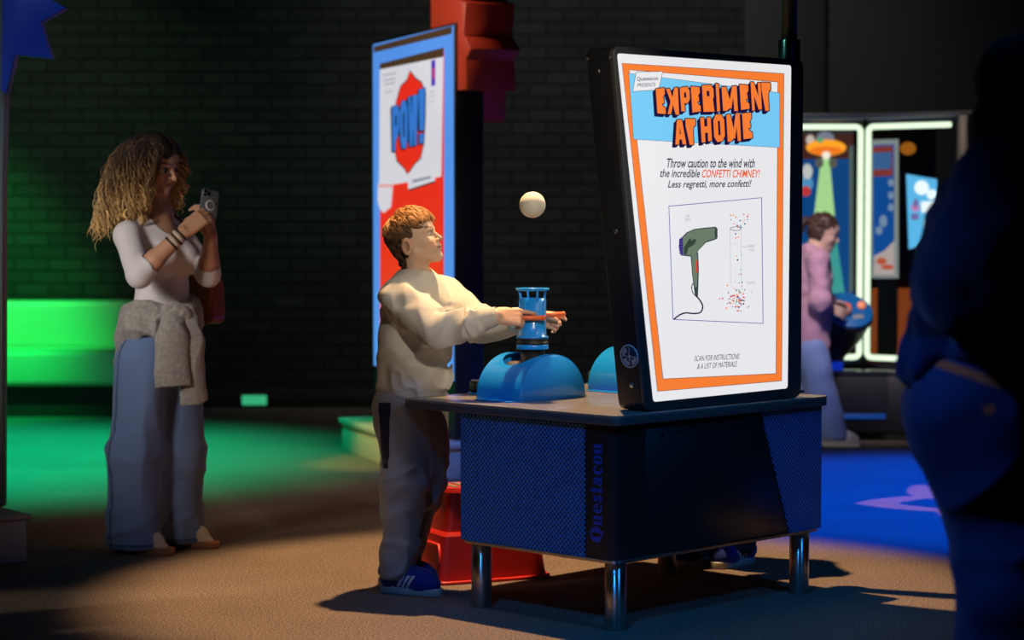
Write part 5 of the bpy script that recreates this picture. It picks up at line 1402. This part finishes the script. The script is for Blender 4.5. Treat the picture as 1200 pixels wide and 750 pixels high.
def make_bench():
    Y = 14.35; xr = at(205, 420, Y)[0]; xl = -6.2
    z = lambda py, Yq=Y: at(0, py, Yq)[2]
    t = thing('bench', 'long pale upholstered bench lit bright green against the brick wall', 'bench', ((xl+xr)/2, Y+.3, 0))
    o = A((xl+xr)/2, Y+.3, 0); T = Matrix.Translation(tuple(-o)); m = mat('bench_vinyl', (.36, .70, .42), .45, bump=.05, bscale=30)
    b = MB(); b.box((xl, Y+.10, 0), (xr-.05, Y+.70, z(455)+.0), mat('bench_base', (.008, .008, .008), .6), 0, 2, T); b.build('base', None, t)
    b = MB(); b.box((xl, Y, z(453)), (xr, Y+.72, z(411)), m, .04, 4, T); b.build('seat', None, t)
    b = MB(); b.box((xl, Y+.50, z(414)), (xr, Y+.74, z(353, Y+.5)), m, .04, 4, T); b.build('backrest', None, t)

def make_floor_lamp():
    Y = 15.1; a = at(283, 475, Y); c = at(312, 463.5, Y)
    t = thing('wall_light', 'small green glowing light low on the dark back wall', 'light', ((a[0]+c[0])/2, 15.16, (a[2]+c[2])/2))
    w = (c[0]-a[0])/2; h = (c[2]-a[2])/2
    b = MB(); b.box((-w-.01, -.03, -h-.01), (w+.01, .01, h+.01), BLACKM, .004); b.build('housing', None, t)
    b = MB(); b.box((-w, -.04, -h), (w, -.028, h), glow('green_lens', srgb(60, 190, 130), .8), .008, 3); b.build('lens', None, t)

# ------------------------------------------------------------------ display case on the right
def make_case():
    LED = glow('led_white', (.80, 1., .72), 1.15)
    zb = .40; Yc = 13.15
    xc = at(1013, 250, Yc)[0]; zt = at(1013, 140, Yc)[2]
    xL = xc-1.25; thB = math.radians(-38); LB = .62
    o = A(xc, Yc, 0)
    t = thing('display_case', 'black display case with glowing light strips round its glass panes', 'display case', tuple(o))
    # low black base the case stands on
    b0 = thing('platform', 'low black glossy platform carrying the display case and the blue console', 'platform', (xc, 12.9, 0))
    b = MB(); xa = at(905, 470, 12.55)[0]-xc
    out = [(-1.40, -.02), (.10, -.04), (1.4, -.42), (1.4, .9), (-1.40, .9)]
    b.prism(out, .05, .385, mat('base_black', (.010, .010, .011), .45), 'z', .01, 2); b.build('body', None, b0)
    b = MB(); b.prism([(x*1.01, yy-.01 if yy < 0 else yy) for x, yy in out], .385, .41, mat('gloss_black_top', (.03, .03, .03), .12), 'z', .004, 2); b.build('top_board', None, b0)
    b = MB(); b.prism([(x*.96, yy+.06 if yy < 0 else yy-.06) for x, yy in out], 0, .05, BLACKM, 'z'); b.build('recessed_foot', None, b0)
    b = MB(); f = lambda px, py: at(px, py, 12.85)
    p, q = f(983, 491), f(1038, 485); b.box((p[0]-xc, -.052, p[2]), (q[0]-xc, -.030, q[2]), glow('strip_blue', (.01, .06, .30), .6), .004); b.build('light_strip', None, b0)
    # case frame (top cap, posts), panes, led tubes
    fr = mat('case_black', (.012, .012, .012), .4); d = A(math.cos(thB), math.sin(thB)); e = d*LB
    b = MB(); capo = [(xL-xc, -.05), (.0, -.05), (e[0]+.075, e[1]-.05), (e[0]+.13, 1.1), (xL-xc, 1.1)]
    b.prism(capo, zt-.0, zt+.035, mat('cap_grey', (.22, .23, .25), .4), 'z', .004, 1); b.build('top_cap', None, t)
    b = MB(); b.prism(capo, .41, .44, fr, 'z'); b.build('floor_board', None, t)
    b = MB(); b.box((xL-xc, 1.0, .44), (e[0]+.12, 1.05, zt), fr); b.build('back_board', None, t)
    R = Matrix.Rotation(thB, 4, 'Z'); 
    b = MB(); b.box((LB-.01, -.03, .41), (LB+.07, .10, zt+.01), fr, .004, 2, R); b.build('post', None, t)
    b = MB(); b.box((-.012, -.012, .44), (.012, .012, zt), fr, .002); b.build('post', None, t)
    glass = mat('case_glass', (.9, .95, .95), .02); glass.node_tree.nodes['Principled BSDF'].inputs['Transmission Weight'].default_value = 1.; glass.node_tree.nodes['Principled BSDF'].inputs['IOR'].default_value = 1.05
    b = MB(); b.box((xL-xc+.05, -.004, .45), (-.03, .002, zt-.01)); b.build('glass_pane', glass, t)
    b = MB(); b.box((.03, -.004, .45), (LB-.02, .002, zt-.01), None, 0, 2, R); b.build('glass_pane', glass, t)
    r = .0165; zl, zu = .475, zt-.045
    def tube(T, pts): 
        b = MB(); b.tube([T @ Vector(p) for p in pts], r, LED, 12); b.build('light_strip', None, t)
    I = Matrix.Identity(4)
    def corner(x0, z0, sx, sz, rad=.03):
        return [(x0-sx*rad+sx*rad*math.sin(a), -.03, z0-sz*rad+sz*rad*math.cos(a)) for a in np.linspace(0, PI/2, 5)]
    tube(I, [(xL-xc+.05, -.03, zu)]+corner(-.030, zu, 1, 1)+corner(-.030, zl, 1, -1)[::-1]+[(xL-xc+.05, -.03, zl)])
    tube(R, [(LB-.05, -.03, zu)]+corner(.040, zu, -1, 1)+corner(.040, zl, -1, -1)[::-1]+[(LB-.05, -.03, zl)])
    # ---------------- things inside: saucer picture board, standing poster, lit screen
    S2 = lambda px, py, Y: at(px, py, Y)
    Y = 13.75; P2 = Plane((0, Y), 0., 0.)
    def board(name, label, cat, poly, Yb, base_m, parts, thick=.03, foot=None, label2=None):
        pl = Plane((0, Yb), 0., 0.); q = [pl.S(*p) for p in poly]; cx = sum(v[0] for v in q)/len(q); zmin = min(v[1] for v in q)
        tt = thing(name, label, cat, (cx, Yb, .44))
        bb = MB(); bb.prism([(v[0]-cx, v[1]-.44) for v in q], 0, thick, base_m, 'y'); pn = bb.build('panel', None, tt)
        if parts:
            bb = MB()
            for k, (pp, m, dy) in enumerate(parts):
                v = [pl.S(*p) for p in pp]; bb.flat([(a[0]-cx, a[1]-.44) for a in v], -.001*dy, m)
            bb.build('printed_picture', None, pn)
        if foot is not None:
            bb = MB()
            for (x0, x1) in foot: bb.box((pl.S(x0, 300)[0]-cx, .005, 0), (pl.S(x1, 300)[0]-cx, .05, zmin-.44+.02), fr)
            bb.build('stand', None, tt)
        return tt
    def oval(cx, cy, rx, ry, n=26): return [(cx+rx*math.cos(2*PI*k/n), cy+ry*math.sin(2*PI*k/n)) for k in range(n)]
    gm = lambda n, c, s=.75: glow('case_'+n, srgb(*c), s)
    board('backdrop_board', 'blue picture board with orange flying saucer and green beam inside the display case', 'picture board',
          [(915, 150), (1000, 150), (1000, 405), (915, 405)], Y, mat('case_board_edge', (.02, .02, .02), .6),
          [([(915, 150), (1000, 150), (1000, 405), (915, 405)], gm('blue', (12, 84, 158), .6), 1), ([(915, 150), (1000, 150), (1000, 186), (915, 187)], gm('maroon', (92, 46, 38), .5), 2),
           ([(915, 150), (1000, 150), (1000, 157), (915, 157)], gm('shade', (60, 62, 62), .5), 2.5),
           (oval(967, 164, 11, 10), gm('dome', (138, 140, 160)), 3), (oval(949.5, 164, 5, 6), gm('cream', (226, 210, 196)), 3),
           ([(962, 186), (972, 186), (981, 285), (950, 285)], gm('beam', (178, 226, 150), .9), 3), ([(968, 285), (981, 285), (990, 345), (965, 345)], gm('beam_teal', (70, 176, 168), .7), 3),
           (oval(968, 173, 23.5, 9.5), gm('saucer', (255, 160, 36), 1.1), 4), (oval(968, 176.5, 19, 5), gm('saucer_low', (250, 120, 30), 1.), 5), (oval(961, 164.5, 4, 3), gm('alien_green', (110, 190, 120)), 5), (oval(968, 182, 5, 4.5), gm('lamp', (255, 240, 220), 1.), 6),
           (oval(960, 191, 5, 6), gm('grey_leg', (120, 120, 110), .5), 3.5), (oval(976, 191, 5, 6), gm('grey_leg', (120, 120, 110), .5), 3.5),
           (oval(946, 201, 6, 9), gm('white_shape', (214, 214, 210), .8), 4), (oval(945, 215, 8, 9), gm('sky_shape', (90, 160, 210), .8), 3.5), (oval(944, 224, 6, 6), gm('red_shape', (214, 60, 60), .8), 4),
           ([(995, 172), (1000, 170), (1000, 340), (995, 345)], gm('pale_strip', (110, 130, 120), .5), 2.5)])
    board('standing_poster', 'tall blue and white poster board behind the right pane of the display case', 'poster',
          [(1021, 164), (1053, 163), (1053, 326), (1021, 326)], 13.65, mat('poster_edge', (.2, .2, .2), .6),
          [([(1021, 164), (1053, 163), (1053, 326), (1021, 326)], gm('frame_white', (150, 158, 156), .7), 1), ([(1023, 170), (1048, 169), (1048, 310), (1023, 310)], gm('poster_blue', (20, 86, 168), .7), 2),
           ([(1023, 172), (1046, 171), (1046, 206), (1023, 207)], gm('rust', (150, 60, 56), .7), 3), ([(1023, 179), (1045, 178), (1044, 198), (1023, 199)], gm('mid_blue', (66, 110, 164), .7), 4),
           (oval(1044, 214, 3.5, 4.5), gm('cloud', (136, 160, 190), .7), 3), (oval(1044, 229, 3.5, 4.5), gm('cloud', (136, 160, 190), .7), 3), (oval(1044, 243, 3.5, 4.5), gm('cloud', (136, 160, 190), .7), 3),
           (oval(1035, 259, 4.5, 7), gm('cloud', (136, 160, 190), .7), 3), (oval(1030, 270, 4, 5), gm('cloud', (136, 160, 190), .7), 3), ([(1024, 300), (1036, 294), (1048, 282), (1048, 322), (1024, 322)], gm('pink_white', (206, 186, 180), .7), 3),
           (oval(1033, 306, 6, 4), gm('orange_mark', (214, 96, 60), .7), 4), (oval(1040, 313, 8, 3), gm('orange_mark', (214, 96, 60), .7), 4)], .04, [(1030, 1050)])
    board('lit_screen', 'bright pale blue screen with white shapes inside the display case', 'screen',
          [(1062, 204), (1098, 210), (1098, 268), (1094, 288), (1083, 280), (1078, 272), (1073, 290), (1065, 292)], 13.30, mat('screen_edge', (.02, .02, .02), .5),
          [([(1062, 204), (1098, 210), (1098, 268), (1094, 288), (1083, 280), (1078, 272), (1073, 290), (1065, 292)], gm('screen_blue', (96, 190, 240), .95), 1),
           (oval(1080, 220, 8.5, 8.5), gm('screen_white', (240, 248, 252), 1.1), 2), (oval(1092, 228, 6, 6), gm('screen_white', (240, 248, 252), 1.1), 2), ([(1079, 236), (1096, 236), (1096, 250), (1080, 249)], gm('screen_white', (240, 248, 252), 1.1), 2),
           (oval(1072.5, 243, 5, 5), gm('screen_pink', (206, 130, 190), .9), 2), (oval(1073, 238, 3, 5), gm('screen_violet', (120, 110, 170), .9), 2.5), (oval(1072, 254, 5, 4), gm('screen_violet', (120, 110, 170), .9), 2), (oval(1086, 262, 3.5, 5), gm('screen_pale', (170, 210, 225), .9), 2), (oval(1094, 256, 2, 3), gm('screen_ochre', (190, 150, 90), .9), 2)], .03, [(1076, 1084)])
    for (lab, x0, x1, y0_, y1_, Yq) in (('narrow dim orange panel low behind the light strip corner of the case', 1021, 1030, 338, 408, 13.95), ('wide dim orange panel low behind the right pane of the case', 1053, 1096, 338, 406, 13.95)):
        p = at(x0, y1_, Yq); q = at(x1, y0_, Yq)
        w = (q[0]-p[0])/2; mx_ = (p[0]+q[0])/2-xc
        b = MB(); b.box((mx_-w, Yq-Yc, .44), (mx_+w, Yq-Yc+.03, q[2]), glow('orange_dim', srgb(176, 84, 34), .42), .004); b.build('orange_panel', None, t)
    p = at(1064, 174, 13.95)
    tt = thing('orange_lamp', 'small dim orange lamp high behind the right pane of the case', 'lamp', (p[0], 13.95, p[2])); b = MB(); b.sphere((0, 0, 0), (.05, .03, .04), glow('orange_lamp_glow', srgb(190, 110, 30), .6)); b.build('shade', None, tt); b = MB(); b.cyl((0, 0, .03), (0, 0, zt-p[2]+.01), .006, fr, 8); b.build('rod', None, tt)
    # console the girl leans on
    c = at(990, 366, 12.92)
    k = thing('control_console', 'blue oval console with orange buttons on a black pedestal in front of the girl', 'console', (c[0], 12.92, .41))
    o_ = A(c[0], 12.92, .41); up = Vector((-.02, -.80, .60)); Rm = Vector((0, 0, 1)).rotation_difference(up).to_matrix().to_4x4()
    ctr = Vector(tuple(at(993, 364, 12.80)-o_)); T = Matrix.Translation(ctr) @ Rm @ Matrix.Rotation(-.42, 4, 'Z')
    def ovalT(b, rx, ry, h0, h1, m, bev=.006):
        n = 40; b.prism([(rx*math.cos(2*PI*i/n), ry*math.sin(2*PI*i/n)) for i in range(n)], h0, h1, m, 'z', bev, 2, T, True)
    b = MB(); ovalT(b, .150, .115, -.012, .012, mat('console_blue', (.006, .15, .42), .35)); fc = b.build('face_plate', None, k)
    b = MB(); ovalT(b, .156, .121, -.04, -.010, BLACKM); b.build('rim', None, k)
    for (px, py, r_, colr) in ((991, 361.5, .035, (.85, .10, .02)), (1009.5, 358.5, .026, (1., .32, .14))):
        rr = ray(px, py); n_ = np.array(Rm.to_3x3() @ Vector((0, 0, 1))); tpar = ((np.array(ctr)+o_+n_*.012-CC) @ n_)/(rr @ n_); P = CC+rr*tpar-o_
        b = MB(); b.lathe([(r_, 0), (r_, .012), (r_*.8, .02), (0, .022)], mat('button_%.2f' % r_, colr, .35, emit=.25), 28, Matrix.Translation(Vector(P)) @ Rm); b.build('button', None, k)
    rr = ray(1006, 371); P = CC+rr*(((np.array(ctr)+o_+n_*.012-CC) @ n_)/(rr @ n_))-o_
    b = MB(); b.box((-.032, -.014, -.001), (.032, .014, .003), mat('label_plate', (.3, .3, .3), .5), .002, 2, Matrix.Translation(Vector(P)) @ Rm @ Matrix.Rotation(.1, 4, 'Z')); b.build('label_plate', None, k)
    b = MB(); p0 = at(985, 385, 12.96)-o_; q0 = at(968, 418, 13.02)-o_
    n = 24; vs = []; 
    rings = [(ctr+Rm.to_3x3() @ Vector((0, 0, -.035)), .15, .115, True), (Vector((p0[0]-.01, .06, .17)), .13, .10, False), (Vector((q0[0]+.02, .08, .07)), .085, .08, False), (Vector((q0[0]+.02, .08, .0)), .08, .08, False)]
    for cc, rx, ry, tl in rings:
        for i in range(n):
            a = 2*PI*i/n; v = Vector((rx*math.cos(a), ry*math.sin(a), 0)); v = (Rm.to_3x3() @ (Matrix.Rotation(-.42, 3, 'Z') @ v)) if tl else v; vs.append(cc+v)
    fs = [[r_*n+i, r_*n+(i+1) % n, (r_+1)*n+(i+1) % n, (r_+1)*n+i] for r_ in range(3) for i in range(n)]
    b.add(vs, fs, BLACKM, True); b.build('pedestal', None, k)
    b = MB(); b.box((q0[0]-.07, -.03, 0), (q0[0]+.08, .01, .05), glow('foot_blue', (.004, .03, .50), .6), .004); b.build('blue_foot', None, k)
    return t

def make_pole():
    p = TB.wor((TB.S(925, 60, .135)[0], .135, 0)); Y = p[1]; x = at(925, 30, Y)[0]; zb = at(925, 66, Y)[2]; zu = at(925, 47, Y)[2]
    t = thing('service_pole', 'slim vertical pole rising to the ceiling behind the right end of the glowing sign', 'pole', (x, Y, .685))
    b = MB(); b.lathe([(.033, 0), (.038, .004), (.038, zb-.685-.02)], STEEL, 28); b.build('lower_tube', None, t)
    b = MB(); b.lathe([(.038, zb-.705), (.0385, zb-.70), (.0385, zu-.686), (.036, zu-.685)], turned_steel('blue_lit_steel', (.03, .30, .50), .3), 28); b.build('blue_reflection_band', None, t)  # blue light mirrored in the steel tube, put into this section's colour
    b = MB(); b.lathe([(.028, zu-.690), (.028, 4.995-.685)], mat('pole_black', (.010, .010, .012), .45), 28); b.build('upper_tube', None, t)
    b = MB(); b.lathe([(.06, 0), (.06, .006), (.036, .008)], DKGREY, 28); b.build('foot_plate', None, t)

def make_ball():
    c = at(624, 240, TB.wor((.235, .59, 0))[1]); b = MB(); b.sphere((0, 0, 0), .0445, mat('ball_foam', (.66, .65, .56), .6, bump=.04, bscale=80, var=.06, vscale=20), 48, 28)
    o = b.build('ball', None, None, tuple(c)); tag(o, 'white ball hovering in the air above the blue nozzle', 'ball')

def make_phone_and_bag(w):
    c = at(244.5, 242, 8.50)
    t = thing('smartphone', 'silver grey smartphone held up in both hands by the woman', 'phone', tuple(c), 0)
    R = Matrix.Rotation(math.radians(38), 4, 'Z') @ Matrix.Rotation(math.radians(-10), 4, 'X') @ Matrix.Rotation(math.radians(14), 4, 'Y')
    b = MB(); out = rounded([(-.037, -.066), (.037, -.066), (.037, .066), (-.037, .066)], .010, 5); b.prism(out, -.0045, .0045, mat('phone_back', (.30, .34, .40), .25, .6), 'y', .002, 2, R); b.build('body', None, t)
    b = MB(); out = rounded([(-.034, -.063), (.034, -.063), (.034, .063), (-.034, .063)], .008, 5); b.prism(out, .0046, .0052, glow('phone_screen', (.35, .40, .45), .25), 'y', 0, 2, R); b.build('screen', None, t)
    b = MB(); b.prism(rounded([(-.034, .030), (-.002, .030), (-.002, .063), (-.034, .063)], .008, 4), -.0065, -.0045, mat('phone_bump', (.20, .23, .28), .3, .5), 'y', .0005, 1, R); cb = b.build('camera_bump', None, t)
    for (x, z) in ((-.026, .054), (-.026, .039), (-.010, .0465)):
        b = MB(); b.cyl((x, -.0085, z), (x, -.006, z), .0062, mat('lens_black', (.004, .004, .005), .1), 18, None, R); b.build('camera_lens', None, cb)
    b = MB(); b.lathe([(.016, 0), (.021, 0), (.021, .003), (.016, .003)], mat('ring_white', (.7, .7, .7), .4), 30, R @ Matrix.Translation((.004, -.0045, .004)) @ Matrix.Rotation(PI/2, 4, 'X'), True, False); b.build('grip_ring', None, t)
    # handbag hanging at her far hip from a shoulder strap
    p = at(240, 350, 8.86)
    g = thing('handbag', 'brown leather shoulder bag hanging at the woman\'s far side', 'bag', tuple(p), math.radians(-30))
    LE = mat('brown_leather', (.24, .075, .028), .38, bump=.1, bscale=60)
    b = MB(); out = rounded([(-.075, -.10), (.075, -.10), (.065, .085), (-.065, .085)], .04, 6); b.prism(out, -.04, .04, LE, 'y', .016, 4); b.build('body', None, g)
    b = MB(); out = rounded([(-.066, -.03), (.066, -.03), (.066, .090), (-.066, .090)], .03, 6); b.prism(out, -.048, -.038, LE, 'y', .004, 2); b.build('flap', None, g)
    b = MB(); b.sphere((0, -.05, -.005), .008, mat('gold')); b.build('clasp', None, g)
    b = MB()
    Rg = Matrix.Rotation(math.radians(30), 3, 'Z')
    for s in (-1, 1):
        b = MB(); b.lathe([(.010, -.002), (.014, -.002), (.014, .002), (.010, .002), (.010, -.002)], mat('gold'), 20, Matrix.Translation((s*.060, -.02, .100)) @ Matrix.Rotation(PI/2, 4, 'X'), True, False); b.build('buckle_ring', None, g)
    b = MB(); sh = Vector(tuple(w['shL']+A(-.02, .0, .060)-p)); f_ = Vector(tuple(w['fd'])); r_ = Vector(tuple(w['rt']))
    q = lambda v: Rg @ Vector(v)
    ringW = [Matrix.Rotation(math.radians(-30), 3, 'Z') @ Vector((s*.060, -.02, .115)) for s in (-1, 1)]
    mid1 = sh+f_*.085+Vector((0, 0, -.10)); mid2 = sh-f_*.085+Vector((0, 0, -.10))
    pts = [ringW[1], ringW[1]*.5+mid1*.5+f_*.01, mid1, sh+f_*.045+Vector((0, 0, -.012)), sh, sh-f_*.045+Vector((0, 0, -.012)), mid2, ringW[0]*.5+mid2*.5, ringW[0]]
    pts = [q(v) for v in pts]
    sm = []
    for i in range(len(pts)-1):
        p0, p1, p2, p3 = pts[max(i-1, 0)], pts[i], pts[i+1], pts[min(i+2, len(pts)-1)]
        for k in range(5):
            u = k/5; sm.append(.5*((2*p1)+(-p0+p2)*u+(2*p0-5*p1+4*p2-p3)*u*u+(-p0+3*p1-3*p2+p3)*u**3))
    sm.append(pts[-1])
    b.tube(sm, .010, mat('strap_brown', (.045, .03, .022), .6), 8); b.build('strap', None, g)
# ------------------------------------------------------------------ assemble
make_room()
TABLE = make_table()
make_sign()
make_blower((.235, .59), 'blue half-barrel air blower with orange handles, held by the boy under the ball')
make_blower((.78, .59), 'blue half-barrel air blower mostly hidden behind the glowing sign', PI, math.radians(-112))
make_knob((.250, .862), TABLE)
make_knob((.862, .862), TABLE)
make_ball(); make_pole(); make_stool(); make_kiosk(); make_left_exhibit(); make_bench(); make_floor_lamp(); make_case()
boy = make_boy()
W_ = make_woman(); make_phone_and_bag(W_)
make_girl(); make_passerby()

# the second child, hidden behind the sign: same build, other clothes
def hidden_child():
    N1 = TB.wor((.235, .59, 0)); N2 = TB.wor((.78, .59, 0)); al = math.radians(-112)
    r = boy.copy(); COL.objects.link(r)
    R = np.array(Matrix.Rotation(al, 3, 'Z')); r.location = N2+R @ (np.array(boy.location)-N1); r.rotation_euler = (0, 0, al)
    r['label'] = 'child in blue trainers standing behind the glowing sign, only a shoe showing under the table'
    swap = {'sweatshirt': mat('teal_sweatshirt', (.05, .12, .14), .9), 'trousers': mat('black_trousers', (.02, .02, .025), .9)}
    for ch in boy.children:
        c = ch.copy(); COL.objects.link(c); c.parent = r
        k = ch.name.split('.')[0]
        if k in swap:
            c.material_slots[0].link = 'OBJECT'; c.material_slots[0].material = swap[k]
        for g in ch.children:
            d = g.copy(); COL.objects.link(d); d.parent = c
hidden_child()

# ------------------------------------------------------------------ light
def lamp(name, kind, loc, target, energy, col, size=.1, spot=60, blend=.3):
    l = bpy.data.lights.new(name, kind); l.energy = energy; l.color = col
    if kind == 'SPOT': l.spot_size = math.radians(spot); l.spot_blend = blend; l.shadow_soft_size = size
    elif kind == 'AREA': l.shape = 'RECTANGLE'; l.size = size[0]; l.size_y = size[1]
    o = bpy.data.objects.new(name, l); COL.objects.link(o); o.location = loc
    d = Vector(target)-Vector(loc); o.rotation_euler = d.to_track_quat('-Z', 'Y').to_euler()
    return o
lamp('key_spot', 'SPOT', (.0, 8.25, 3.9), (.15, 7.75, 0), 1150, (1., .62, .30), .04, 48, .4)
lamp('front_fill_spot', 'SPOT', (0.85, 3.6, 2.8), (-.02, 7.6, 1.22), 370, (1., .87, .72), .12, 14.5, .4)
lamp('right_rear_spot', 'SPOT', (1.9, 8.9, 2.7), (-.2, 7.62, 1.12), 150, (1., .84, .62), .06, 24, .4)
lamp('boy_low_fill', 'SPOT', (-1.6, 3.6, 1.6), (-.3, 7.6, .8), 12, (1., .92, .85), .3, 22, .8)
lamp('stool_fill', 'SPOT', (-2.4, 6.2, 1.7), (-.15, 7.85, .15), 26, (1., .85, .7), .1, 9, .6)
lamp('woman_fill', 'SPOT', (-3.3, 5.0, 2.1), (-1.45, 8.6, 1.05), 430, (1., .90, .84), .45, 23, .8)
lamp('floor_warm', 'SPOT', (-.7, 6.7, 4.8), (-.66, 7.4, 0), 60, (1., .66, .42), .2, 25, 1.)
lamp('floor_mid', 'SPOT', (-.5, 9.6, 4.8), (-.75, 9.9, 0), 110, (1., .62, .42), .2, 44, 1.)
lamp('bench_green', 'SPOT', (-4.6, 11.6, 4.6), (-4.4, 14.7, .55), 1700, (.0, 1., .16), .1, 40, .5)
lamp('floor_green', 'SPOT', (-3.0, 11.9, 4.8), (-3.0, 11.9, 0), 3000, (.0, 1., .46), .2, 58, .9)
lamp('floor_blue', 'SPOT', (2.6, 10.3, 4.8), (2.35, 10.3, 0), 4200, (.0, .075, 1.), .2, 48, .5)
lamp('plinth_blue', 'SPOT', (.9, 9.0, 3.4), (-.1, 11.1, .08), 420, (.0, .16, 1.), .1, 16, .6)
lamp('plinth_yellow', 'SPOT', (-2.2, 8.8, 3.2), (-.75, 11.7, .1), 650, (1., .72, .2), .1, 10, .6)
lamp('burst_red_spot', 'SPOT', (-4.2, 9.9, 4.4), (-.3, 11.1, 2.6), 700, (1., .8, .65), .1, 20, .5)
lamp('burst_blue_spot', 'SPOT', (-1.2, 4.8, 4.4), (-1.9, 8.5, 2.2), 150, (.4, .6, 1.), .1, 22, .5)
lamp('table_blue', 'SPOT', (-.8, 3.2, 3.8), (.30, 6.9, .35), 300, (.02, .30, 1.), .2, 22, .7)
lamp('right_blue', 'SPOT', (3.0, 4.0, 4.2), (1.0, 6.6, .3), 210, (.02, .30, 1.), .2, 44, .8)
lamp('passer_blue', 'SPOT', (-.9, 4.1, 2.6), (1.1, 4.75, .70), 120, (.09, .24, 1.), .1, 24, .8)
lamp('wall_centre', 'SPOT', (.4, 10.8, 4.7), (.6, 15.2, 2.0), 260, (1., 1., .96), .2, 70, 1.)
lamp('wall_dim', 'SPOT', (-3.2, 10.5, 4.6), (-3.6, 15.2, 1.9), 260, (.75, 1., .75), .2, 40, 1.)
lamp('case_light', 'SPOT', (1.3, 10.6, 2.6), (1.95, 12.6, .95), 250, (1., .88, 1.), .2, 26, .7)  # added fill spot to brighten the girl at the console
def burst_projector(loc, R0, n, energy, col):
    """gobo projector hanging from the ceiling, throwing the outline of a comic burst on the floor"""
    o = lamp('burst_projector', 'SPOT', loc, (loc[0], loc[1]+.001, 0), energy, col, .01, 40, .1); l = o.data; l.use_nodes = True; nt = l.node_tree
    em = nt.nodes['Emission']; tc = nt.nodes.new('ShaderNodeTexCoord'); sp = nt.nodes.new('ShaderNodeSeparateXYZ'); nt.links.new(tc.outputs['Normal'], sp.inputs[0])
    def M(op, a, b=None):
        q = nt.nodes.new('ShaderNodeMath'); q.operation = op
        for i, v in enumerate((a, b)):
            if v is None: continue
            if isinstance(v, (int, float)): q.inputs[i].default_value = v
            else: nt.links.new(v, q.inputs[i])
        return q.outputs[0]
    az = M('ABSOLUTE', sp.outputs['Z']); x = M('DIVIDE', sp.outputs['X'], az); y = M('DIVIDE', sp.outputs['Y'], az)
    r = M('SQRT', M('ADD', M('MULTIPLY', x, x), M('MULTIPLY', y, y))); th = M('ARCTAN2', y, x)
    tri = M('PINGPONG', M('ADD', M('MULTIPLY', th, n/(2*PI)), n/2.), .5)      # 0 at a spike, .5 in a notch
    Rt = M('MULTIPLY', M('SUBTRACT', 1., M('MULTIPLY', tri, .62)), R0/loc[2])
    q = M('DIVIDE', r, Rt); band = M('MULTIPLY', M('GREATER_THAN', q, .76), M('LESS_THAN', q, 1.))
    nt.links.new(band, em.inputs['Strength'])
burst_projector((2.36, 10.05, 4.8), .80, 6, 900, (1., .55, .62))
w = bpy.data.worlds.new('world'); scene.world = w; w.use_nodes = True
w.node_tree.nodes['Background'].inputs[0].default_value = (.5, .55, .6, 1); w.node_tree.nodes['Background'].inputs[1].default_value = .010

# ------------------------------------------------------------------ camera, colour
cam = bpy.data.cameras.new('camera'); cam.lens = FPX/1200*36; cam.sensor_width = 36; cam.sensor_fit = 'HORIZONTAL'
cam.dof.use_dof = True; cam.dof.focus_distance = 7.45; cam.dof.aperture_fstop = 2.4
co = bpy.data.objects.new('camera', cam); COL.objects.link(co); co.location = (0, 0, CAMH); co.rotation_euler = (PI/2-PITCH, 0, 0)
scene.camera = co
vs_ = scene.view_settings; vs_.view_transform = 'Standard'; vs_.look = 'None'; vs_.gamma = 1; vs_.use_curve_mapping = False; vs_.exposure = 0
scene.cycles.max_bounces = 6; scene.cycles.use_denoising = True
bpy.context.view_layer.update()
